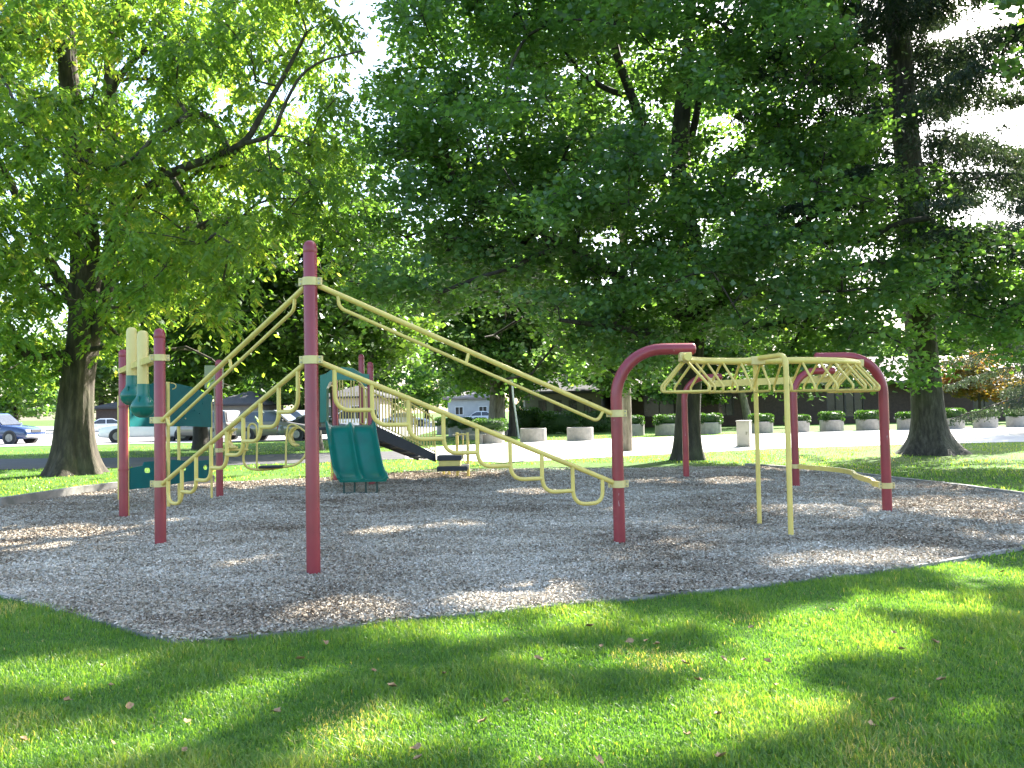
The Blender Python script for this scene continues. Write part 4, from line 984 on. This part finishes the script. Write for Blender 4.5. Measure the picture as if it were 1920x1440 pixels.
# S-curved overhead ladder rail
ztop = 2.03
rp = [Vector((1.88, 8.5, ztop))] + [Vector((3.04 - 1.16 * math.cos(a), 8.62 + 1.0 * math.sin(a), ztop)) for a in np.linspace(0, PI / 2, 12)] + [Vector((3.15 + 1.6 * math.sin(a), 11.35 - 1.73 * math.cos(a), ztop)) for a in np.linspace(0.02, PI / 2, 14)] + [Vector((4.76, 11.55, ztop))]
b = pb(); b.tube(rp, .042, 16); lad = b.build('overhead_rail', YEL, PS)
Ls = [0]
for a, c in zip(rp, rp[1:]): Ls.append(Ls[-1] + (c - a).length)
nr = 18
for k in range(nr):
    s = Ls[-1] * (.05 + .92 * k / (nr - 1)); j = max(i for i in range(len(Ls)) if Ls[i] <= s); j = min(j, len(rp) - 2)
    p = rp[j].lerp(rp[j + 1], (s - Ls[j]) / (Ls[j + 1] - Ls[j])); t = (rp[j + 1] - rp[j]).normalized(); sd = Vector((-t.y, t.x, 0))
    top = p + Vector((0, 0, -.03)); hw = .255; dp = .335
    A_ = top - sd * .02; B_ = top + sd * .02
    pts = fillet([A_, top - sd * hw + Vector((0, 0, -dp + .06)), top - sd * (hw - .0) + Vector((0, 0, -dp)), top + sd * hw + Vector((0, 0, -dp)), top + sd * hw + Vector((0, 0, -dp + .06)), B_], .05, 5)
    b = pb(); b.tube(pts, .0145, 10); b.build('ring_rung', YEL, lad)
# support frame of the ladder
zf = 2.06; fa, fb = Vector((3.07, 8.95, 0)), Vector((3.06, 10.05, 0)); fc = Vector((2.9, 9.5, 0))
b = pb(); b.tube(fillet([fa + Vector((0, 0, -.2)), fa + Vector((0, 0, zf)), Vector((2.96, 9.52, zf))], .13, 9), .03, 14); so_ = b.build('ladder_leg', YEL, PS)
b = pb(); b.tube(fillet([fb + Vector((0, 0, -.2)), fb + Vector((0, 0, zf)), Vector((2.97, 9.68, zf))], .13, 9), .028, 14); b.build('ladder_leg', YEL, PS)
b = pb(); b.tube([Vector((2.86, 9.69, ztop)), Vector((3.06, 9.61, ztop))], .05, 18); b.box((2.96, 9.6, ztop + .005), (.16, .11, .1), -.3, .01); b.build('coupler', YELO, lad)
# hanger brackets
for (pt_, arm) in ((Vector((1.885, 8.68, 0)), a5), (Vector((4.66, 10.76, 0)), a6)):
    b = pb(); b.box((pt_.x, pt_.y, 2.05), (.13, .11, .075), 0, .01); b.lathe(Vector((pt_.x, pt_.y, 2.02)), [(.03, -.03), (.075, -.03), (.075, 0), (.03, .03)], 16); b.build('hanger_bracket', YELO, arm)
# far beam between the back arches
e7 = ap7[-1]; e8 = ap8[-1]; zb_ = 1.96
b = pb(); b.strip([Vector((e7.x - .2, e7.y + .1, zb_)), Vector((e8.x + .1, e8.y, zb_))], .13, .07); bm_ = b.build('track_beam', YEL, PS)
for e in (e7, e8): b = pb(); b.box((e.x - .18, e.y + .03, 2.03), (.12, .14, .1), 0, .01); b.build('hanger_bracket', YELO, bm_)

# punching bells on a beam between P2 and P3
zbm = 2.19; ax, bx_ = P3, P2; du = U(P2, P3); n_ = Vector((-du.y, du.x, 0))
for s in (-1, 1):
    q = smooth_path([P2 + du * .05 + n_ * (s * .045) + Vector((0, 0, zbm)), P2.lerp(P3, .3) + n_ * (s * .06) + Vector((0, 0, zbm)), P2.lerp(P3, .7) + n_ * (s * .06) + Vector((0, 0, zbm)), P3 - du * .05 + n_ * (s * .045) + Vector((0, 0, zbm))], 1)
    b = pb(); b.strip(q, .075, .025); b.build('beam', YEL, PS)
def bell(px, ytop, ymid, ybot, y):
    zt, zm, zb = D(px, ytop, y).z, D(px, ymid, y).z, D(px, ybot, y).z; x = D(px, ymid, y).x; p = Vector((x, y, 0))
    r = .068
    b = pb(); b.lathe(p, [(r, zm - .05), (r, zt - .07), (r * .95, zt - .04), (r * .78, zt - .015), (r * .4, zt), (.001, zt + .003)], 28); o = b.build('talk_tube', CREAM, PS)
    h = zm - zb
    b = pb(); b.lathe(p, [(r + .006, zm + .0), (r + .006, zm - h * .28), (r * 1.2, zm - h * .38), (.108, zm - h * .47), (.132, zm - h * .55), (.146, zm - h * .64), (.146, zm - h * .71), (.135, zm - h * .81), (.113, zm - h * .9), (.078, zm - h * .97), (.04, zm - h), (.001, zm - h)], 32); g = b.build('bell_cup', GREEN, o)
    b = pb(); b.lathe(p, [(.144, zm - h * .655), (.152, zm - h * .66), (.152, zm - h * .69), (.144, zm - h * .70)], 32, False); b.box((x - .0, y - .07, zm - h * .5), (.012, .12, h * .26)); b.build('rim_band', GREEN, g)
bell(247, 614, 704, 760, P3.lerp(P2, .42).y); bell(268, 620, 720, 783, P3.lerp(P2, .68).y)

# green activity panels between P3 and P4
def on34(px): # param along P3-P4
    s, _ = pv(P3, P4, px, 780); return s
d34 = U(P3, P4); n34 = Vector((-d34.y, d34.x, 0))
def panel(name, outl, th, m, holes=()):
    """outline given in pixels on the P3-P4 plane"""
    pts2 = [pv(P3, P4, *q) for q in outl]
    bm = bmesh.new()
    bmv = [bm.verts.new((s, 0, z)) for s, z in pts2]; es = [bm.edges.new((bmv[i], bmv[(i + 1) % len(bmv)])) for i in range(len(bmv))]
    for (hx, hy, hw_, hh_) in holes:
        ring = []
        for k in range(16):
            a = 2 * PI * k / 16; cx = hx + math.copysign(abs(math.cos(a)) ** .6, math.cos(a)) * hw_; cy2 = hy + math.copysign(abs(math.sin(a)) ** .6, math.sin(a)) * hh_
            s, z = pv(P3, P4, cx, cy2); ring.append(bm.verts.new((s, 0, z)))
        es += [bm.edges.new((ring[i], ring[(i + 1) % 16])) for i in range(16)]
    bmesh.ops.triangle_fill(bm, use_beauty=True, use_dissolve=False, edges=es)
    gm = bmesh.ops.extrude_face_region(bm, geom=bm.faces[:])
    for v in gm['geom']:
        if isinstance(v, bmesh.types.BMVert): v.co.y += th
    bmesh.ops.recalc_face_normals(bm, faces=bm.faces[:])
    for v in bm.verts: q = P3 + d34 * v.co.x + n34 * (v.co.y - th / 2) + Vector((0, 0, v.co.z)) - PO; v.co = q
    me = bpy.data.meshes.new(name); bm.to_mesh(me); bm.free(); me.materials.append(m)
    o = bpy.data.objects.new(name, me); C.objects.link(o); o.parent = PS; return o
top = [(242, 800), (242, 742), (262, 728), (290, 718), (325, 718), (360, 726), (397, 742), (397, 801), (350, 799), (300, 800)]
pa = panel('play_panel', top, .025, TEAL)
lowp = [(243, 918), (243, 878), (268, 873), (271, 866), (325, 862), (360, 865), (394, 862), (394, 897), (350, 903), (300, 912)]
panel('barrier_panel', lowp, .025, TEAL, [(276, 882, 6.5, 5), (345, 877, 5, 5.5), (385, 876, 4.5, 5)])
def vtube(px, ytop, ybase, r, m=YEL, nm='support_pipe', gpx=None):
    g = G(px if gpx is None else gpx, ybase); z = D(px, ytop, g.y).z
    b = pb(); b.tube([Vector((g.x, g.y, -.1)), Vector((g.x, g.y, z))], r, 12); return b.build(nm, m, PS)
vtube(316, 716, 956, .028); vtube(336, 735, 947, .025); vtube(223, 742, 938, .022)
q = D(322, 724, G(316, 956).y)
b = pb(); b.tube([q + Vector((.07 * math.cos(a), 0, .05 * math.sin(a))) for a in np.linspace(-1.4, 1.8, 9)], .008, 8); b.build('hook', YEL, PS)
for px in (239, 396):
    s, _ = pv(P3, P4, px, 800); q = P3 + d34 * s; b = pb(); b.tube([q + Vector((0, 0, -.1)), q + Vector((0, 0, 1.75))], .02, 10); b.build('panel_pipe', YEL, PS)
# maze beads / small relief marks on the upper panel
for (hx, hy) in ((330, 765), (352, 760), (372, 775), (345, 785), (378, 757), (362, 770)):
    s, z = pv(P3, P4, hx, hy); q = P3 + d34 * s - n34 * .02 + Vector((0, 0, z)); b = pb(); b.tube([q, q - n34 * .012], .012, 8); b.build('knob', YELO if hx < 350 else TEAL, pa)

# hanging glider seat between P4 and the slide tower
TY = 15.4
def pd(px, py, y): return D(px, py, y)
y_ = TY - .3
b = pb(); b.tube(smooth_path([pd(466, 800, y_), pd(465, 835, y_), pd(457, 850, y_), pd(456, 866, y_), pd(464, 878, y_), pd(482, 881, y_), pd(505, 880, y_), pd(530, 876, y_), pd(552, 873, y_), pd(568, 862, y_), pd(576, 845, y_), pd(577, 815, y_)], 2), .023, 12); sw = b.build('seat_frame', YEL, PS)
b = pb(); b.tube(smooth_path([pd(466, 800, y_), pd(470, 794, y_), pd(478, 795, y_), pd(482, 803, y_), pd(482, 840, y_), pd(481, 879, y_)], 2), .018, 10); b.build('upright', YEL, sw)
b = pb(); b.tube(smooth_path([pd(536, 873, y_), pd(536, 840, y_), pd(538, 802, y_), pd(545, 795, y_), pd(556, 797, y_), pd(576, 812, y_)], 2), .018, 10); b.build('upright', YEL, sw)
c_ = pd(509, 875, y_); b = pb(); b.box(c_, (.44, .22, .045), 0, .015); b.build('seat_board', BLACK, sw)
def cseat(px, py, y, s, flip=1):
    b = pb(); vs = []; fs = []; n = 14; c = pd(px, py, y)
    for j in range(n + 1):
        a = PI * .5 + PI * j / n
        for rr in (.19, .15):
            for dy in (-.13, .13): vs.append(c + Vector((flip * rr * .8 * math.cos(a), dy, rr * math.sin(a))))
    for j in range(n):
        o_ = j * 4; fs += [(o_, o_ + 1, o_ + 5, o_ + 4), (o_ + 2, o_ + 6, o_ + 7, o_ + 3), (o_, o_ + 4, o_ + 6, o_ + 2), (o_ + 1, o_ + 3, o_ + 7, o_ + 5)]
    fs += [(0, 2, 3, 1), (n * 4, n * 4 + 1, n * 4 + 3, n * 4 + 2)]
    b.add(vs, fs, True); return b.build('curved_seat', YEL, PS)
cseat(441, 822, 14.9, 1); cseat(558, 818, 15.3, 1)
b = pb(); b.tube([P4 + Vector((.06, .0, .86)), pd(465, 843, y_)], .024, 10); b.build('link_rail', YEL, PS)

# slide tower
TP = [gp(697, 912), gp(677, 903)]
tA = Vector((G(606, 905).x, G(606, 905).y, 0)); tw = []
Y1 = TP[0].y
PL = [Vector((D(607, 900, Y1 + .05).x, Y1 + .05, 0)), TP[0].copy(), Vector((D(679, 800, Y1 + 1.35).x, Y1 + 1.35, 0)), Vector((D(607, 900, Y1).x - .05, Y1 + 1.35, 0))]
zd = 1.22
post(PL[1], 2.52); p_ = post(PL[2], 2.78); vtube(622, 800, 903, .022); post(PL[3], 2.52)
b = pb(); cx = (PL[0] + PL[1] + PL[2] + PL[3]) / 4; b.box((cx.x, cx.y, zd - .03), (PL[1].x - PL[0].x + .05, 1.4, .06), 0, .008); dk = b.build('deck', BLACK, PS)
# hood: arched teal front with a curved green roof
yh = Y1 - .08; xl, xr = D(600, 800, yh).x, D(690, 800, yh).x
outer = [(600, 792), (600, 704), (612, 700), (622, 692), (640, 688), (660, 690), (676, 700), (692, 702), (692, 716), (686, 725)]
inner = [(680, 722), (668, 714), (650, 712), (630, 712), (618, 716), (612, 728), (612, 792)]
b = pb(); po_ = [pd(a, c, yh) for a, c in outer + inner]
bm = bmesh.new(); f = bm.faces.new([bm.verts.new(p - PO) for p in po_]); bmesh.ops.triangulate(bm, faces=[f]); g_ = bmesh.ops.extrude_face_region(bm, geom=bm.faces[:])
for v in g_['geom']:
    if isinstance(v, bmesh.types.BMVert): v.co.y += .22
bmesh.ops.recalc_face_normals(bm, faces=bm.faces[:]); me = bpy.data.meshes.new('slide_hood'); bm.to_mesh(me); bm.free(); me.materials.append(GREEN)
ho = bpy.data.objects.new('slide_hood', me); C.objects.link(ho); ho.parent = PS
b = pb(); b.tube(smooth_path([pd(684, 790, yh - .02), pd(685, 745, yh - .02), pd(682, 722, yh - .02), pd(668, 712, yh - .02)], 2), .014, 8); b.build('trim_pipe', YEL, ho)
b = pb(); b.tube([PL[3] + Vector((0, 0, 2.28)), PL[2] + Vector((0, 0, 2.28))], .02, 10); b.tube([PL[0] + Vector((0, 0.0, 2.1)), PL[3] + Vector((0, 0, 2.1))], .02, 10); b.build('top_rail', YEL, PS)
# back barrier bars of the deck
for k in range(9):
    if 2 < k < 6 : pass
    t_ = (k + .7) / 9.4; q = PL[3].lerp(PL[2], t_); b = pb(); b.tube([q + Vector((0, 0, zd + .06)), q + Vector((0, 0, 2.28 if k in (1, 2, 5, 6) else zd + .75))], .013 if k in (1, 2, 5, 6) else .009, 8); b.build('barrier_bar', YEL, PS)
# double slide
prof = [(Y1 - .02, zd + .03), (Y1 - .18, zd - .02), (Y1 - .45, .95), (Y1 - .85, .62), (Y1 - 1.15, .40), (Y1 - 1.35, .315), (Y1 - 1.55, .29), (Y1 - 1.72, .27)]
xs0 = (D(612, 793, Y1).x, D(702, 793, Y1).x); xs1 = (D(634, 898, Y1 - 1.72).x, D(727, 898, Y1 - 1.72).x)
pp = smooth_path([Vector((0, y, z)) for y, z in prof], 2)
def slide_section(xa, xb):
    W_ = xb - xa; mid = (xa + xb) / 2; e = .03; hh = .105
    pts = [(xa - .02, hh), (xa, hh + .012), (xa + e, hh), (xa + e + .035, .025), (xa + e + .1, 0), (mid - .11, 0), (mid - .05, .02), (mid - .022, .062), (mid, .07), (mid + .022, .062), (mid + .05, .02), (mid + .11, 0), (xb - e - .1, 0), (xb - e - .035, .025), (xb - e, hh), (xb, hh + .012), (xb + .02, hh)]
    lo = [(xb + .02, hh - .05), (xb - .012, hh - .08), (xb - .03, -.03), (xa + .03, -.03), (xa + .012, hh - .08), (xa - .02, hh - .05)]
    return pts + lo
vs = []; fs = []; N_ = len(pp); m_ = None
for i, p in enumerate(pp):
    t_ = i / (N_ - 1); f_ = (pp[0].y - p.y) / (pp[0].y - pp[-1].y); xa = xs0[0] + (xs1[0] - xs0[0]) * f_; xb = xs0[1] + (xs1[1] - xs0[1]) * f_
    tg = (pp[min(i + 1, N_ - 1)] - pp[max(i - 1, 0)]).normalized(); nn = Vector((0, -tg.z, tg.y)); nn = nn if nn.z > 0 else -nn
    flat_ = 1 if f_ < .9 else 1 - (f_ - .9) * 5
    sec = slide_section(xa, xb); m_ = len(sec)
    for x, h_ in sec: vs.append(Vector((x, p.y, p.z)) + nn * (h_ * flat_ if h_ > 0 else h_))
for i in range(N_ - 1):
    for k in range(m_): fs.append((i * m_ + k, i * m_ + (k + 1) % m_, (i + 1) * m_ + (k + 1) % m_, (i + 1) * m_ + k))
b = pb(); b.add(vs, fs, True); b.add(vs[:m_], [list(range(m_))]); b.add(vs[-m_:], [list(range(m_))]); sl_ = b.build('slide', GREEN, PS)
DG = mat('dark_green_metal', (.01, .06, .05), (.01, .05, .04), 6, .5)
ye = Y1 - 1.6
for px in (645, 665, 686, 707):
    x = D(px, 915, ye).x; b = pb(); b.tube([(x, ye, -.1), (x, ye, .27)], .018, 10); b.build('slide_leg', DG, sl_)
b = pb(); b.tube([(D(645, 900, ye).x, ye, .03), (D(707, 900, ye).x, ye, .03)], .016, 8); b.build('foot_bar', DG, sl_)
# ramp stairs from the deck down to the transfer step
ra0 = PL[1] + Vector((.05, .15, 0)); yE = 17.3; ra1 = Vector((D(816, 860, yE).x, yE, 0))
dr_ = U(ra0, ra1); nr_ = Vector((-dr_.y, dr_.x, 0)); LR = (ra1 - ra0).length
zE = D(816, 853, yE).z; za_ = zd + .02
wr = .75
for s in (0, 1):
    o_ = nr_ * (s * wr)
    b = pb(); q = [ra0 + o_ + Vector((0, 0, za_)), ra1 + o_ + Vector((0, 0, zE + .02)), ra1 + o_ + Vector((0, 0, zE - .15)), ra0 + o_ + Vector((0, 0, za_ - .27))]
    b.prism(q, nr_ * .04); b.build('stringer', BLACK, PS)
    hr = .86; zq = lambda t: za_ + (zE - za_) * t
    b = pb(); b.tube(smooth_path([ra0 + o_ + Vector((0, 0, za_ + hr)), ra0.lerp(ra1, .25) + o_ + Vector((0, 0, zq(.25) + hr)), ra0.lerp(ra1, .97) + o_ + Vector((0, 0, zq(.97) + hr - .05)), ra1 + o_ + Vector((0, 0, zE + hr - .25)), ra1 + o_ + Vector((0, 0, zE - .15))], 2), .017, 10); ba = b.build('ramp_rail', YEL, PS)
    b = pb(); b.tube([ra0 + o_ + Vector((0, 0, za_ + .06)), ra1 + o_ + Vector((0, 0, zE + .07))], .012, 8); b.build('lower_rail', YEL, ba)
    for k in range(19):
        t_ = (k + .6) / 19.3; q = ra0.lerp(ra1, t_) + o_; b = pb(); b.tube([q + Vector((0, 0, zq(t_) + .06)), q + Vector((0, 0, zq(t_) + hr - .01))], .012, 8); b.build('baluster', YEL, ba)
for k in range(6):
    t_ = (k + .5) / 6; q = ra0.lerp(ra1, t_) + nr_ * wr / 2; b = pb(); b.box((q.x, q.y, za_ + (zE - za_) * t_ - .12), (.26, wr - .06, .03), math.atan2(dr_.y, dr_.x), .004); b.build('step_tread', BLACK, PS)
# transfer step
def pbox(x0p, x1p, y0p, y1p, y, dep, m, nm, par=PS, bev=.01):
    a = pd(x0p, y0p, y); c = pd(x1p, y1p, y); b = pb(); b.box(((a.x + c.x) / 2, y + dep / 2, (a.z + c.z) / 2), (abs(c.x - a.x), dep, abs(a.z - c.z)), 0, bev); return b.build(nm, m, par)
st = pbox(819, 865, 855, 863.3, 17.15, .6, BLACK, 'transfer_step')
pbox(822, 863, 863.6, 874.5, 17.18, .5, YEL, 'step_skirt', st, .004)
pbox(819, 876, 875.5, 883, 16.98, .8, BLACK, 'lower_step', st)
for px, yb_ in ((858, 895), (878, 897)):
    g = G(px, yb_); z = D(px, 811, g.y).z; b = pb(); b.tube([Vector((g.x, g.y, -.1)), Vector((g.x, g.y, z))], .033, 12); b.build('step_post', YEL, st)
g = G(878, 897); b = pb(); b.tube(smooth_path([D(858, 815, g.y + .1), D(868, 813, g.y), D(878, 816, g.y)], 1), .016, 8)
b.tube(smooth_path([D(868, 816, g.y + .3), D(868, 860, g.y + .3), D(872, 868, g.y + .2), D(880, 870, g.y + .1)], 2), .013, 8); b.build('grab_rail', YEL, st)
for px in (832, 842): g = G(px, 893); b = pb(); b.tube([Vector((g.x, g.y, -.1)), Vector((g.x, g.y, .33))], .03, 10); b.build('step_leg', YEL, st)

# ------------------------------------------------------------------ fallen leaves on the lawn
LV = [(562, 1240), (205, 1290), (735, 1292), (832, 1268), (952, 1320), (908, 1358), (1008, 1240), (1130, 1215), (1180, 1208), (1213, 1206), (1232, 1212), (1283, 1248), (1308, 1280), (1397, 1242), (1440, 1245), (1355, 1240), (1692, 1222), (1768, 1280), (1752, 1208), (1675, 1190), (1633, 1365), (1676, 1318), (1345, 1345), (1288, 1384), (1353, 1425), (348, 1412), (212, 1402), (42, 1392), (126, 1318), (240, 1330), (610, 1210), (698, 1262), (780, 1410), (786, 1428), (1015, 1432), (1120, 1432), (1452, 1290), (1410, 1180), (1105, 1178), (1880, 1075), (195, 1252), (348, 1360), (430, 1205), (1560, 1148), (520, 1340)]
def dryleaf(i):
    r = random.Random(i); mb = MB(); n = 10; s = .016 + .014 * r.random(); vs = [Vector((0, 0, .01))]
    for k in range(n):
        a = 2 * PI * k / n; rr = s * (.55 + .55 * abs(math.cos(a * 2.5 + r.random()))) ; vs.append(Vector((math.cos(a) * rr * 1.2, math.sin(a) * rr * .8, .012 + .4 * abs(math.sin(a)) * rr + r.uniform(0, .008))))
    mb.add(vs, [(0, 1 + k, 1 + (k + 1) % n) for k in range(n)], True); return mb.build('fallen_leaf', DRYLEAF)
lp = [dryleaf(i) for i in range(6)]
for i, (px, py) in enumerate(LV):
    g = G(px, py, .03); o = lp[i] if i < 6 else lp[i % 6].copy()
    if i >= 6: C.objects.link(o)
    o.location = (g.x, g.y, .032); o.rotation_euler = (random.uniform(-.4, .4), random.uniform(-.4, .4), random.random() * 6.28); o.scale = (1, 1, 1)
    tag(o, 'dry brown curled leaf fallen on the green lawn', 'leaf', 'dry leaves scattered on the lawn')
